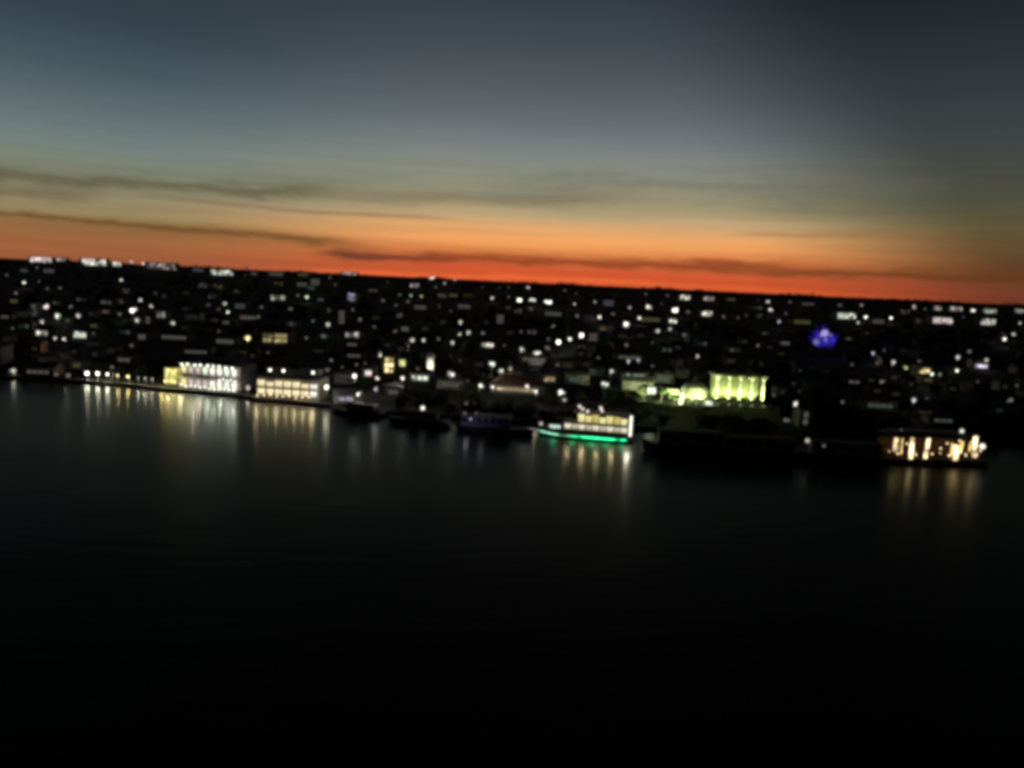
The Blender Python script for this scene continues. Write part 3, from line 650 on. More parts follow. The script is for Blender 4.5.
# along the skyline, from the left
B_(41, 259.5, 25, 6, 3, 'P', 'first long pinkish block on the skyline, at the far left end')
B_(62, 259.5, 10, 4, 2, 'P', 'short dim block on the skyline, just past the long pinkish one')
B_(94, 262, 29, 8, 3, 'W', 'brightest wide white block on the skyline, left of the sunset glow')
B_(117, 264, 10, 5, 3, 'W', 'small white block touching the end of the brightest skyline block')
M_(132, 262.5, 6, 6, 3, 'P', 'pinkish floodlight mast on the skyline beside the small white block')
M_(144, 263.5, 6, 6, 3, 'P', 'pinkish floodlight mast on the skyline, in front of the evenly lit block')
B_(161, 266, 34, 8, 2, 'P', 'long evenly lit block on the skyline above the white riverside hall')
B_(198, 270, 13, 4, 1, 'V', 'dim mauve block on the skyline')
B_(222, 272.5, 27, 6, 3, 'G', 'greenish white sloping block on the skyline, last of the bright row')
M_(247, 267.5, 6, 4, 1, 'P', 'faint pink floodlight mast standing up against the orange sky past the greenish block')
H_(254, 273.5, 7, 4, 1, 'P', 'small dim pink house on the skyline past the greenish block')
B_(276, 274, 18, 4, 1, 'W', 'low block with a broken row of small lights on the skyline')
B_(303, 274.5, 12, 4, 1, 'Y', 'yellowish low block on the skyline beside the broken row of lights')
M_(330, 277.5, 5, 4, 1, 'T', 'faint teal floodlight mast under the reddest part of the sky')
B_(349, 273.5, 18, 3, 2, 'P', 'pink lit block showing right at the horizon line under the dark cloud')
M_(432, 278, 8, 5, 4, 'P', 'brightest pink floodlight mast on the horizon, under the sunset')
M_(445, 283, 5, 6, 2, 'P', 'pink floodlight mast just right of the brightest horizon light')
M_(455, 279.5, 5, 4, 2, 'P', 'small pink floodlight mast level with the brightest horizon light')
M_(528, 287.5, 6, 5, 3, 'P', 'pinkish white mast lamp on the horizon above a row of three white lights')
M_(565, 290.5, 5, 4, 1, 'P', 'faint mauve mast lamp on the horizon, alone')
M_(646, 294, 5, 4, 1, 'P', 'faint mast lamp on the horizon above the tilted white light')
M_(667, 295.5, 6, 4, 1, 'P', 'dim mast lamp on the horizon between two brighter ones')
B_(685, 297.5, 12, 5, 3, 'W', 'white lit block on the horizon above the bright double cluster')
B_(709, 298.5, 12, 5, 2, 'P', 'pinkish lit block on the horizon beside the white one')
B_(731, 299.5, 10, 3, 1, 'Y', 'very dim amber block on the horizon')
M_(768, 302, 6, 5, 3, 'P', 'pinkish mast lamp on the horizon above the blue tree, upper one of a pair')
M_(790, 302, 6, 4, 1, 'P', 'dim pinkish mast lamp on the horizon above the blue tree')
B_(808, 304, 15, 3, 1, 'P', 'low dim pinkish block on the horizon straight above the blue tree')
M_(840, 305, 8, 4, 1, 'G', 'dim greenish mast lamp on the horizon right of the blue tree')
M_(862, 305.5, 6, 5, 2, 'P', 'pinkish mast lamp on the horizon, above the white round lamp')
M_(914, 307, 5, 9, 3, 'P', 'tall narrow mast of light on the skyline under the dull red sky')
M_(925, 309, 5, 4, 1, 'P', 'small dim mast lamp just right of the tall narrow one')
B_(938, 308, 9, 5, 2, 'P', 'short pinkish block on the skyline under the dull red sky')
B_(956, 309, 15, 5, 2, 'P', 'longer pinkish block on the skyline under the dull red sky')
M_(973, 310.5, 7, 6, 4, 'W', 'bright white mast lamp ending the pinkish skyline blocks')
B_(990, 311, 15, 5, 2, 'G', 'greenish low block on the skyline with a bright white house below it')
B_(1019, 311, 10, 5, 2, 'G', 'pale green block on the skyline at the right end')
# far left of the town
H_(24, 270.5, 9, 4, 1, 'T', 'faint teal lit house below the first long skyline block')
H_(49, 271, 13, 5, 1, 'P', 'dim pinkish lit house below the first long skyline block')
L_(24, 282.5, 7, 3, 'G', 'bright greenish street lamp, alone on the dark slope at the far left')
L_(7, 275, 7, 1, 'P', 'faint pinkish street lamp at the far end of the dark left slope')
L_(121, 280, 8, 3, 'W', 'bright white street lamp alone below the end of the brightest skyline block')
L_(60, 288, 6, 1, 'W', 'very faint street lamp in the middle of the dark left slope')
H_(14, 301, 9, 5, 1, 'O', 'dim olive lit house on the dark slope at the far left')
H_(5, 317, 9, 4, 1, 'W', 'barely lit grey house at the far left, below the olive one')
H_(34, 310, 5, 15, 1, 'W', 'tall narrow grey house, dimly lit, left of the big pinkish lamp')
M_(46, 306.5, 9, 9, 3, 'P', 'big pinkish floodlight, topmost of the bright left cluster')
M_(58, 316, 9, 11, 3, 'G', 'big greenish floodlight leaning over the bright left cluster')
L_(78, 315.5, 8, 2, 'P', 'medium pinkish street lamp right of the big greenish floodlight')
L_(71, 306.5, 6, 1, 'G', 'faint street lamp above the medium pinkish one')
L_(42, 321.5, 8, 2, 'W', 'medium white street lamp below the big pinkish floodlight')
H_(42, 333, 14, 7, 3, 'W', 'brightest white lit house of the left cluster, lowest on its left side')
L_(55, 338, 6, 2, 'W', 'small lamp between the brightest left house and the twin lit house')
L_(64, 339, 7, 3, 'W', 'small bright lamp just left of the twin lit house')
H_(80, 335, 16, 8, 3, 'G', 'twin lit greenish house, right end of the bright left cluster')
H_(94, 326, 8, 4, 1, 'O', 'dim olive lit house behind the twin lit house')
L_(120, 314, 8, 1, 'W', 'dim street lamp left of the group of seven round lamps')
# the group of round lamps
L_(140.5, 300, 8, 2, 'W', 'uppermost lamp in the cluster of round white lamps above the quay lamps')
L_(132, 310.5, 8, 4, 'W', 'brightest lamp in the cluster of round white lamps, on its left side')
L_(151, 306, 7, 2, 'W', 'second highest lamp in the cluster of round white lamps')
L_(137, 320, 8, 2, 'W', 'lamp below the brightest one in the cluster of round white lamps')
H_(161, 314.5, 9, 7, 2, 'W', 'small lit house in the cluster of round white lamps')
L_(173, 323, 8, 2, 'G', 'lowest and rightmost lamp of the cluster of round white lamps')
H_(148, 320, 5, 9, 1, 'W', 'narrow barely lit house in the middle of the cluster of round white lamps')
H_(142, 337, 9, 8, 1, 'W', 'dim square house below the cluster of round white lamps')
H_(174, 337.5, 30, 5, 1, 'W', 'long dim grey shed behind the white riverside hall')
# above the amber shop
L_(225, 303.5, 8, 2, 'G', 'upper greenish lamp of the close pair up the slope behind the amber shop')
L_(228, 312, 7, 3, 'G', 'lower greenish lamp of the close pair up the slope behind the amber shop')
L_(219, 309, 5, 1, 'A', 'tiny orange lamp left of the close greenish pair')
H_(240, 306, 12, 6, 1, 'T', 'dim teal sloping house right of the close greenish pair')
H_(248, 317.5, 18, 5, 1, 'W', 'wide dim house under the teal sloping one')
H_(226, 322.5, 8, 4, 1, 'W', 'faint small house under the close greenish pair')
H_(225, 341.5, 21, 6, 1, 'G', 'low shop with two dim lit bays, left of the amber shop')
L_(248, 338, 10, 3, 'Y', 'warm yellow street lamp at the left end of the amber shop')
lit_house(275, 338, 29, 12, 2, 'Y', 'amber lit shop with a wide glowing front, up the slope behind the warm terrace restaurant', 'lit houses across the town', 'gable', 'shop', 'lit_shop')
H_(271, 330, 24, 4, 1, 'O', 'dim olive house front just behind the amber shop')
# between the amber shop and the white tower
H_(278, 297.5, 17, 6, 2, 'G', 'slanting greenish lit house high on the slope above the amber shop')
L_(298, 295.5, 7, 1, 'G', 'dim greenish lamp left of the brighter one above the amber shop')
L_(307, 297, 8, 3, 'G', 'bright greenish lamp right of the slanting greenish house')
H_(302, 284.5, 12, 5, 1, 'G', 'dim greenish house under the yellowish skyline block')
H_(315, 282, 10, 8, 1, 'G', 'dim green gabled house at the skyline, right of the yellowish block')
H_(311, 288, 8, 4, 1, 'T', 'small teal house in front of the green gabled one')
L_(290, 309, 9, 1, 'W', 'dim street lamp below the slanting greenish house')
L_(258, 317, 7, 1, 'W', 'faint street lamp at the end of the wide dim house')
H_(352, 297, 11, 10, 2, 'V', 'mauve lit square house standing alone below the red sky')
H_(341.5, 317, 7, 17, 1, 'W', 'tall dim block beside the round white lamp, below the mauve house')
L_(328, 324.5, 9, 2, 'W', 'round white lamp left of the tall dim block')
L_(313, 321, 9, 1, 'T', 'dim teal lamp left of the round white one')
L_(353, 309.5, 6, 1, 'W', 'faint lamp straight under the mauve house')
L_(360, 319.5, 7, 1, 'W', 'faint lamp right of the tall dim block')
L_(323, 336, 8, 1, 'T', 'faint teal lamp below the round white lamp')
H_(352, 335, 16, 7, 2, 'W', 'white bar lit house, upper one of two below the tall dim block')
H_(352, 344.5, 12, 4, 1, 'W', 'shorter lit house directly in front of the white bar lit one')
H_(354, 356, 16, 4, 1, 'W', 'dim house nearest the bank under the two lit bars')
# riverside lamps past the terrace restaurant
L_(354.5, 376, 10, 4, 'W', 'bright street lamp on the bank right of the warm terrace restaurant')
H_(368, 373, 9, 8, 3, 'P', 'small pinkish riverside house right of the bright bank lamp')
L_(377, 378, 7, 3, 'P', 'pinkish lamp at the foot of the small riverside house')
L_(365, 363, 6, 1, 'W', 'faint lamp above the small pinkish riverside house')
L_(358, 394, 8, 3, 'W', 'lamp low on the quay below the bright bank lamp')
L_(376, 388.5, 9, 2, 'V', 'pale violet lamp low on the quay, below the pinkish house')
H_(346, 399.5, 19, 5, 2, 'V', 'low dim landing stage shed at the water\'s edge')
L_(326.5, 387, 9, 4, 'W', 'bright lamp close to the right end of the warm terrace restaurant')
L_(248, 387.5, 9, 2, 'P', 'pink lamp in the gap between the white hall and the warm terrace restaurant')
L_(241, 366.5, 9, 3, 'G', 'lamp at roof height beside the right end of the white hall')
L_(327, 370, 7, 1, 'W', 'faint lamp beyond the three roof lamps of the terrace restaurant')
# quay lamps on the left
for x, y, d, b in ((87, 373.3, 9, 4), (97.5, 373.5, 8, 4), (107.5, 374.2, 8, 4), (117.5, 375.5, 8, 3), (128, 376.6, 8, 3), (138, 377.6, 6, 2), (145, 378, 6, 2), (152, 379, 6, 2)):
    street_lamp(x, y, d * .72, b, 'Y' if b == 3 else 'W', 'yellowish white lamp in the even row along the quay, left of the yellow pavilion', 'row of quay lamps', 4.3, 3.0 if b > 2 else 1.8, False)
L_(112, 367, 6, 1, 'W', 'small dim lamp behind the even row of quay lamps')
L_(13.5, 370.5, 9, 2, 'W', 'white quay lamp standing alone at the far left end of the bank')
H_(38, 372.5, 27, 5, 1, 'W', 'long low boathouse, faintly lit, right of the far left quay lamp')
L_(56.5, 374, 8, 1, 'W', 'dim lamp at the end of the long low boathouse')
L_(68, 375.5, 10, 1, 'P', 'dim pinkish lamp between the boathouse and the quay lamp row')
H_(77, 365.5, 9, 4, 1, 'O', 'tiny olive lit hut above the dim pinkish quay lamp')
H_(124, 360, 16, 5, 1, 'W', 'dim house behind the quay lamps, left of the yellow pavilion')
H_(196, 352, 26, 4, 1, 'W', 'dim roof terrace right behind the white riverside hall')
# around the white tower
H_(389, 365, 11, 20, 4, 'Y', 'tall narrow cream lit house left of the white tower')
H_(383, 354, 9, 5, 3, 'W', 'small white lit house behind the tall narrow cream one')
H_(402, 363, 8, 10, 3, 'O', 'olive yellow house front touching the tall narrow cream house')
L_(402.5, 378, 9, 3, 'P', 'pinkish white lamp in front of the olive yellow house')
H_(420, 378, 20, 7, 3, 'G', 'low pale green house at the foot of the white tower')
M_(451, 374, 12, 12, 3, 'W', 'big round white floodlight right of the white tower')
H_(450, 385.5, 22, 3, 1, 'W', 'thin lit strip of a porch under the big round white floodlight')
H_(393, 392, 12, 7, 1, 'W', 'dim grey hut on the bank under the tall narrow cream house')
L_(480.5, 385.5, 9, 3, 'W', 'white lamp left of the restaurant with amber lit eaves')
# the middle
L_(399.5, 295, 9, 1, 'T', 'teal lamp, leftmost of three in a row below the brightest horizon light')
L_(411, 295.5, 8, 2, 'G', 'greenish lamp, middle one of the three below the brightest horizon light')
L_(421.5, 296.3, 8, 2, 'L', 'yellow green lamp, rightmost of the three below the brightest horizon light')
H_(415, 285.5, 10, 5, 2, 'P', 'slanting pinkish house just below the horizon near its brightest light')
L_(408, 301.5, 6, 1, 'W', 'faint lamp under the row of teal and green lamps')
H_(420, 307.5, 14, 5, 1, 'W', 'dim house below the row of teal and green lamps')
H_(453, 295.5, 10, 4, 1, 'O', 'dim olive house right of the row of teal and green lamps')
H_(464, 306.5, 15, 5, 1, 'W', 'dim wide house under the olive one, mid slope')
L_(492, 298, 7, 3, 'P', 'clear pinkish lamp alone below the horizon, left of three bright greenish lights')
L_(508, 287, 6, 1, 'Y', 'faint yellowish lamp at the horizon near the centre')
H_(500, 319, 8, 11, 1, 'W', 'upright dim house below the clear pinkish lamp')
L_(460.5, 322, 11, 2, 'W', 'big soft white lamp above the two joined greenish lamps')
L_(460, 334, 8, 2, 'G', 'left one of the two joined greenish lamps mid slope')
L_(468.5, 332.5, 9, 2, 'G', 'right one of the two joined greenish lamps mid slope')
L_(452.5, 342.5, 9, 2, 'W', 'white lamp just below the two joined greenish lamps')
L_(412.5, 340, 9, 2, 'W', 'brighter left lamp of a side by side pair above the white tower')
L_(423.5, 340, 9, 2, 'G', 'right lamp of a side by side pair above the white tower')
L_(438.5, 339, 8, 1, 'W', 'dim lamp between the pair above the white tower and the next white lamp')
H_(487.5, 345, 14, 6, 3, 'W', 'bright white lit bar of a house, alone above the warm restaurants')
H_(405, 329, 9, 7, 1, 'W', 'barely lit house above the pair of lamps over the white tower')
# upper middle
M_(519.5, 300, 8, 7, 4, 'G', 'left one of three bright greenish white lights in a row near the horizon')
M_(532.5, 300, 11, 6, 3, 'G', 'double light in the middle of the three bright ones near the horizon')
M_(548, 302, 13, 7, 4, 'G', 'widest and brightest of the three lights in a row near the horizon')
H_(553, 314, 20, 5, 1, 'G', 'wide dim greenish house below the widest of the three bright lights')
L_(531, 309, 8, 1, 'W', 'dim lamp under the double light near the horizon')
L_(574.5, 304, 9, 2, 'W', 'medium lamp right of the widest bright light near the horizon')
L_(595, 302, 8, 2, 'P', 'mauve lamp left of the arched lit house near the horizon')
H_(608.5, 303, 12, 7, 1, 'V', 'arched mauve lit house near the horizon')
L_(630, 307.5, 8, 2, 'V', 'pale violet lamp right of the arched lit house')
L_(599.5, 317, 9, 3, 'W', 'bright white lamp below the mauve lamp, alone on black')
L_(577.5, 316, 10, 1, 'W', 'dim lamp left of the bright white one that stands alone')
M_(626.5, 324, 9, 10, 4, 'W', 'big bright white floodlight tilted beside an olive lit front')
H_(650, 319.5, 24, 5, 1, 'O', 'olive lit front right of the big tilted floodlight')
L_(639.5, 318, 8, 3, 'W', 'white lamp at the left end of the olive lit front')
L_(658, 331, 9, 2, 'W', 'medium lamp under the right end of the olive lit front')
L_(553.5, 326, 9, 1, 'W', 'faint lamp above the slanting chain of bright lamps')
# the slanting chain
L_(558.5, 342, 10, 4, 'W', 'largest lamp of the slanting chain climbing through the middle of town')
L_(570, 339, 9, 3, 'G', 'greenish lamp of the slanting chain, right of its largest lamp')
L_(581.5, 335.3, 10, 4, 'W', 'highest bright lamp of the slanting chain')
H_(593, 337, 10, 10, 1, 'P', 'gabled lit house ending the slanting chain of lamps')
L_(548.5, 339, 8, 1, 'V', 'dim mauve lamp beside the largest lamp of the slanting chain')
L_(521.5, 349, 9, 2, 'G', 'soft greenish lamp at the low left start of the slanting chain')
M_(537, 353, 14, 7, 3, 'W', 'slanted bright floodlight, lowest of the slanting chain')
L_(547, 347.5, 8, 1, 'P', 'dim pinkish lamp just above the slanted bright floodlight')
H_(534, 359.5, 28, 5, 1, 'W', 'long dim house front below the slanted bright floodlight')
L_(626.5, 345, 9, 1, 'W', 'dim lamp above the pale barred house behind the party boat')
# behind the party boat
H_(629, 357.5, 26, 4, 1, 'W', 'long pale barred house up behind the party boat')
L_(628.5, 361, 9, 2, 'G', 'greenish lamp in front of the long pale barred house')
L_(638.5, 360, 8, 2, 'V', 'violet white lamp at the right end of the long pale barred house')
L_(611.5, 371, 9, 2, 'G', 'round greenish lamp left of the two long green fronts')
H_(633, 376, 27, 6, 2, 'G', 'upper one of two long green lit fronts behind the party boat')
H_(638, 386, 26, 5, 1, 'G', 'lower one of two long green lit fronts behind the party boat')
M_(605, 384.5, 14, 10, 3, 'G', 'big soft greenish floodlight above the party boat\'s canopy')
H_(577, 380, 20, 6, 1, 'T', 'teal lit front left of the big soft greenish floodlight')
L_(560.5, 392, 9, 3, 'W', 'clear white lamp above the party boat\'s bow')
H_(550, 379, 12, 6, 2, 'A', 'dim brown lit house right of the warm restaurant cluster')
M_(651.5, 390.5, 17, 15, 3, 'G', 'broad pale green floodlight beside the party boat\'s stern')
M_(672.5, 392, 24, 13, 4, 'L', 'broad lime floodlight left of the domed hall')
H_(664, 379, 14, 5, 1, 'T', 'dark teal lit front behind the broad lime floodlight')
# the warm cluster
M_(492, 364, 10, 9, 3, 'G', 'upper greenish floodlight of the stepped pair above the warm restaurants')
M_(501, 371, 8, 9, 3, 'G', 'lower greenish floodlight of the stepped pair above the warm restaurants')
L_(510.5, 368.5, 7, 2, 'A', 'small amber lamp topping the warm restaurant cluster')
lit_house(512, 379, 13, 8, 3, 'A', 'amber lit upper room of the warm restaurant cluster', 'lit houses across the town', 'hip', 'restaurant', 'riverside_restaurant')
lit_house(517, 389.5, 50, 5, 3, 'A', 'long riverside restaurant with amber lit eaves, left of the party boat', 'lit houses across the town', 'hip', 'restaurant', 'riverside_restaurant')
L_(527, 386, 9, 3, 'P', 'pinkish lamp above the long amber lit eaves')
L_(536, 391.5, 8, 3, 'P', 'pinkish lamp at the right end of the long amber lit eaves')
L_(493, 387, 9, 3, 'P', 'pinkish lamp at the left end of the long amber lit eaves')
# the bright double cluster and the right
M_(649, 307, 10, 9, 3, 'W', 'tilted white floodlight below the faint mast lamp on the horizon')
M_(675, 310, 10, 9, 4, 'W', 'brightest white floodlight, top of the double cluster right of centre')
M_(673, 321, 14, 8, 3, 'G', 'wide greenish floodlight in the middle of the double cluster')
L_(670, 329, 8, 2, 'G', 'lowest lamp of the double cluster right of centre')
L_(688.5, 312, 9, 1, 'W', 'dim lamp right of the double cluster')
H_(707, 313.5, 12, 6, 3, 'W', 'bluish white lit house alone right of the double cluster')
L_(684, 335, 7, 1, 'W', 'faint lamp below the double cluster')
L_(697.5, 356, 8, 2, 'W', 'white lamp alone in the dark above the domed hall')
L_(758, 345.5, 9, 1, 'W', 'dim lamp alone in the dark left of the blue tree')
M_(771, 310, 8, 7, 3, 'W', 'white floodlight near the horizon, lower one of the pair above the blue tree')
L_(786, 313.5, 8, 1, 'V', 'dim mauve lamp above the blue tree, beside the lower of the pair')
L_(779, 321.5, 9, 2, 'V', 'mauve lamp up and left of the blue tree')
H_(802, 322, 20, 5, 1, 'O', 'olive lit house just up and left of the blue tree')
H_(846, 316, 21, 7, 3, 'G', 'bright greenish white bar of a house up and right of the blue tree')
L_(866, 317, 9, 4, 'W', 'bright round lamp right of the bright greenish bar house')
L_(858, 322.5, 8, 2, 'W', 'medium lamp between the bright bar house and the bright round lamp')
L_(891, 318, 10, 4, 'W', 'brightest round lamp on the right slope, alone at the end of a dim front')
H_(878, 321.5, 14, 5, 1, 'W', 'dim house front left of the brightest round lamp on the right slope')
L_(873, 353, 9, 2, 'V', 'pale lamp right of the blue tree, upper one of a falling pair')
L_(893.5, 362, 9, 2, 'W', 'pale lamp right of the blue tree, lower one of a falling pair')
H_(942, 320.5, 22, 7, 3, 'P', 'slanting pinkish white house below the right skyline blocks')
H_(988, 322, 18, 7, 3, 'W', 'bright white gabled house below the greenish skyline block')
L_(1020, 323, 8, 2, 'W', 'white lamp at the right end of the slope, below the pale green block')
L_(1013.5, 334, 9, 2, 'W', 'upper lamp of a diagonal pair at the right')
L_(1004.5, 339, 9, 3, 'W', 'lower brighter lamp of a diagonal pair at the right')
L_(958, 357, 10, 2, 'W', 'round lamp above the wide white house on the right')
L_(957, 370.5, 8, 3, 'W', 'lamp left of the wide white house on the right')
H_(981, 366, 15, 6, 3, 'V', 'wide violet white house on the right, above the floating restaurant')
L_(986.5, 360, 7, 2, 'W', 'small lamp over the roof of the wide violet white house')
L_(969.5, 351.5, 8, 1, 'T', 'faint teal lamp up above the wide violet white house')
L_(906, 367.5, 9, 2, 'O', 'olive lamp left of the brightest cluster on the right')
H_(924, 371, 13, 8, 3, 'Y', 'cream lit house, heart of the brightest cluster on the right')
L_(932, 374, 9, 3, 'G', 'greenish lamp right in front of the cream lit house')
L_(940, 374.5, 8, 1, 'G', 'dim greenish lamp right of the cream lit house')
H_(928, 380, 10, 4, 1, 'Y', 'low lit house directly in front of the cream lit one')
# nearer, right
M_(795.5, 403.5, 6, 13, 3, 'W', 'tall tilted white floodlight right of the lime colonnade', False)
L_(785.5, 420, 9, 1, 'W', 'dim lamp on the bank below the tall tilted floodlight')
H_(805, 418, 5, 18, 1, 'W', 'narrow dim upright house right of the tall tilted floodlight')
H_(854, 382, 14, 4, 1, 'W', 'dim low house up the slope right of the lime colonnade')
L_(842.5, 402, 9, 1, 'W', 'faint lamp in the dark left of the floating restaurant, up the bank')
H_(880, 406, 30, 5, 1, 'T', 'long dim teal shed above the floating restaurant')
L_(914, 400, 9, 2, 'W', 'soft lamp at the right end of the long teal shed')
L_(1011, 400, 10, 1, 'W', 'soft dim lamp above the dark bank beyond the floating restaurant')
H_(943, 421, 24, 4, 1, 'T', 'dim teal front close behind the floating restaurant')
# faint single windows in the dark
LEVEL[0] = .022
n = 0
while n < 84:
    rc = rnd.choice(RECTS); x = (rc[0] + rc[2]) / 2 + rnd.gauss(0, 17); y = (rc[1] + rc[3]) / 2 + rnd.gauss(0, 8); y0 = 258 + .0459 * x
    if not (5 < x < 1019 and y0 + 12 < y < y0 + 108): continue
    if any(r[0] - 4 < x < r[2] + 4 and r[1] - 4 < y < r[3] + 4 for r in RECTS): continue
    lit_house(x, y, rnd.uniform(5, 13), rnd.uniform(3.5, 6), 0, rnd.choice('WWGPYT'), 'small house in the dark of the town, its windows barely lit', 'barely lit houses of the town'); n += 1
n = 0
while n < 60:
    rc = rnd.choice(RECTS); x = (rc[0] + rc[2]) / 2 + rnd.gauss(0, 13); y = (rc[1] + rc[3]) / 2 + rnd.gauss(0, 6); y0 = 258 + .0459 * x
    if not (5 < x < 1019 and y0 + 6 < y < y0 + 104): continue
    if 690 < x < 770 and y > 320 or 160 < x < 215 and y < 330 or x < 60 and y > 340 or 850 < x < 1000 and 326 < y < 350: continue
    if any(r[0] - 3 < x < r[2] + 3 and r[1] - 3 < y < r[3] + 3 for r in RECTS): continue
    street_lamp(x, y, rnd.uniform(4, 6.5), 1, rnd.choice('WWWGPYV'), 'small faint street lamp deep in the dark town', 'faint street lamps deep in the town', 6.0, rnd.choice((.8, 1.4, 2.2))); n += 1
# ------------------------------------------------------------------ what stands unlit between the lights
def dark_house(i, label, group):
    o = thing('house', (0, 0, 0), 0, label, 'house', group)
    w, d, h, kind = [(9, 8, 3.4, 'gable'), (12, 9, 6.2, 'hip'), (8, 7, 3.2, 'hip'), (14, 10, 6.6, 'flat')][i]
    k = MB(); k.box(0, 0, -1.5, w, d, h + 1.5); k.box(0, 0, -1.5, w + .24, d + .24, 1.9); k.build('wall', WALLS[i], o)
    r = roof_on(o, w, d, h, kind, ROOFS[[0, 0, 1, 2][i]])
    if kind != 'flat': k = MB(); k.box(w * .22, d * .12, h + .6, .7, .6, d * .28); k.box(w * .22, d * .12, h + .6 + d * .28, .85, .75, .12); k.build('chimney', WALLS[2], r)
    k = MB(); k.box(0, 0, 0, 1, .12, 2.1, 0); k.box(.35, -.09, 1.0, .06, .06, .16, 1); k.build('door', [WOOD, METAL], o, (w * .1, -d / 2 - .03, 0))
    for f in range(1 if h < 5 else 2):
        for x in (-.32, -.12, .34): window(o, x * w, -d / 2 - .03, 1.0 + 3.0 * f, 1.25, 1.35, DARKGLASS)
    learn(o); return o
HG = 'unlit houses of the town'
HL = ['small gabled house, unlit among the dark trees of the town', 'two storey hip roofed house, unlit among the dark trees of the town',
      'small tin roofed house, unlit among the dark trees of the town', 'flat roofed two storey block, unlit among the dark trees of the town']
HP = [dark_house(i, HL[i], HG) for i in range(4)]; HS = [(10, 6), (13, 9), (9, 5.5), (15, 8)]
placed = []; n_house = 0; first = [True] * 4
def free(x, y, rad): return all((x - a) ** 2 + (y - b) ** 2 > (rad + c) ** 2 for a, b, c in placed)
tries = 0
while n_house < 150 and tries < 14000:
    tries += 1
    px = rnd.uniform(-20, 1044); d = ray(px, 330); s = 46 + 520 * rnd.random() ** 1.6
    y = 262 + s; x = d.x / d.y * y
    i = rnd.randrange(4); g = ground_z(x, y)
    if not free(x, y, HS[i][0] * .6) or hides(x, y - 5, g, HS[i][0] * 1.1, HS[i][1]): continue
    placed.append((x, y, HS[i][0] * .6)); rz = rnd.uniform(-.2, .2)
    if first[i]: HP[i].location = (x, y, g); HP[i].rotation_euler.z = rz; first[i] = False
    else: copy_tree(HP[i], (x, y, g), rz)
    n_house += 1
TG = 'dark trees of the town'
n_tree = 0; tries = 0
while n_tree < 240 and tries < 20000:
    tries += 1
    px = rnd.uniform(-25, 1049); s = 8 + 560 * rnd.random() ** 1.9
    d = ray(px, 330); y = 262 + s; x = d.x / d.y * y
    if y - bank_y(x) < 5: continue
    i = rnd.randrange(5); sc = rnd.uniform(.75, 1.25); g = ground_z(x, y)
    if not free(x, y, TH[i][1] * .32 * sc) or hides(x, y, g, TH[i][1] * sc, TH[i][0] * sc): continue
    placed.append((x, y, TH[i][1] * .32 * sc))
    near = y - bank_y(x) < 34
    tree(x, y, i, sc, 'dark leafy tree on the unlit river bank' if near else 'dark leafy tree among the roofs of the town', 'dark trees on the river bank' if near else TG)
    n_tree += 1
n_bush = 0; tries = 0
while n_bush < 190 and tries < 9000:
    tries += 1
    px = rnd.uniform(300, 1030) if rnd.random() < .8 else rnd.uniform(0, 300); s = 2.5 + 50 * rnd.random()
    d = ray(px, 400); y = 250 + s; x = d.x / d.y * y; y = bank_y(x) + s; x = d.x / d.y * y
    if y - bank_y(x) < 2: continue
    i = rnd.randrange(3); sc = rnd.uniform(.8, 1.9); g = ground_z(x, y)
    if not free(x, y, 1.0 * sc) or hides(x, y, g, 4 * sc, 2.2 * sc): continue
    placed.append((x, y, 1.0 * sc)); bush(x, y, i, sc, 'low dark bush on the unlit river bank', 'bushes on the river bank'); n_bush += 1
print('bushes', n_bush, 'houses', n_house, 'trees', n_tree, 'lights', len(RECTS))
# the far wood, one dark mass up to the horizon
k = MB(); r = random.Random(3)
for i in range(9000):
    px = r.uniform(-80, 1104); y = 820 + 1900 * r.random() ** .8; d = ray(px, 300); x = d.x / d.y * y
    g = ground_z(x, y); hh = r.uniform(2.0, 4.0 + 9.0 * (.5 + .5 * math.sin(x * .017) * math.sin(x * .043 + 1)))
    if hides(x, y, g, 8, hh + 2): continue
    for j in range(3):
        p = Vector((x + r.uniform(-4, 4), y + r.uniform(-4, 4), g + hh * r.uniform(.2, 1)))
        u = Vector((r.uniform(-1, 1), r.uniform(-1, 1), r.uniform(-.4, .4))).normalized(); n = u.cross(Vector((r.uniform(-1, 1), r.uniform(-1, 1), r.uniform(-1, 1)))).normalized()
        L = r.uniform(1.2, 2.8); k.add([p - u * L, p + n * L * .7, p + u * L, p - n * L * .7], [(0, 1, 2, 3)])
for i in range(5200):
    px = r.uniform(-120, 1144); y = r.uniform(2380, 2660); d = ray(px, 300); x = d.x / d.y * y; g = ground_z(x, y)
    hh = 3 + 7 * max(0, math.sin(x * .013 + 2) * math.sin(x * .029) + .35) * r.uniform(.5, 1.3) + (6 if r.random() < .02 else 0)
    if hides(x, y, g, 10, hh + 2): continue
    for j in range(3):
        p = Vector((x + r.uniform(-5, 5), y, g + hh * r.uniform(.3, 1)))
        u = Vector((r.uniform(-1, 1), r.uniform(-1, 1), r.uniform(-.6, .6))).normalized(); n = u.cross(Vector((r.uniform(-1, 1), r.uniform(-1, 1), r.uniform(-1, 1)))).normalized()
        L = r.uniform(1.8, 4.2); k.add([p - u * L, p + n * L * .7, p + u * L, p - n * L * .7], [(0, 1, 2, 3)])
o = k.build('far_wood', LEAF[0]); o['kind'] = 'stuff'; tag(o, 'far off dark woodland rising to the horizon', 'woodland')
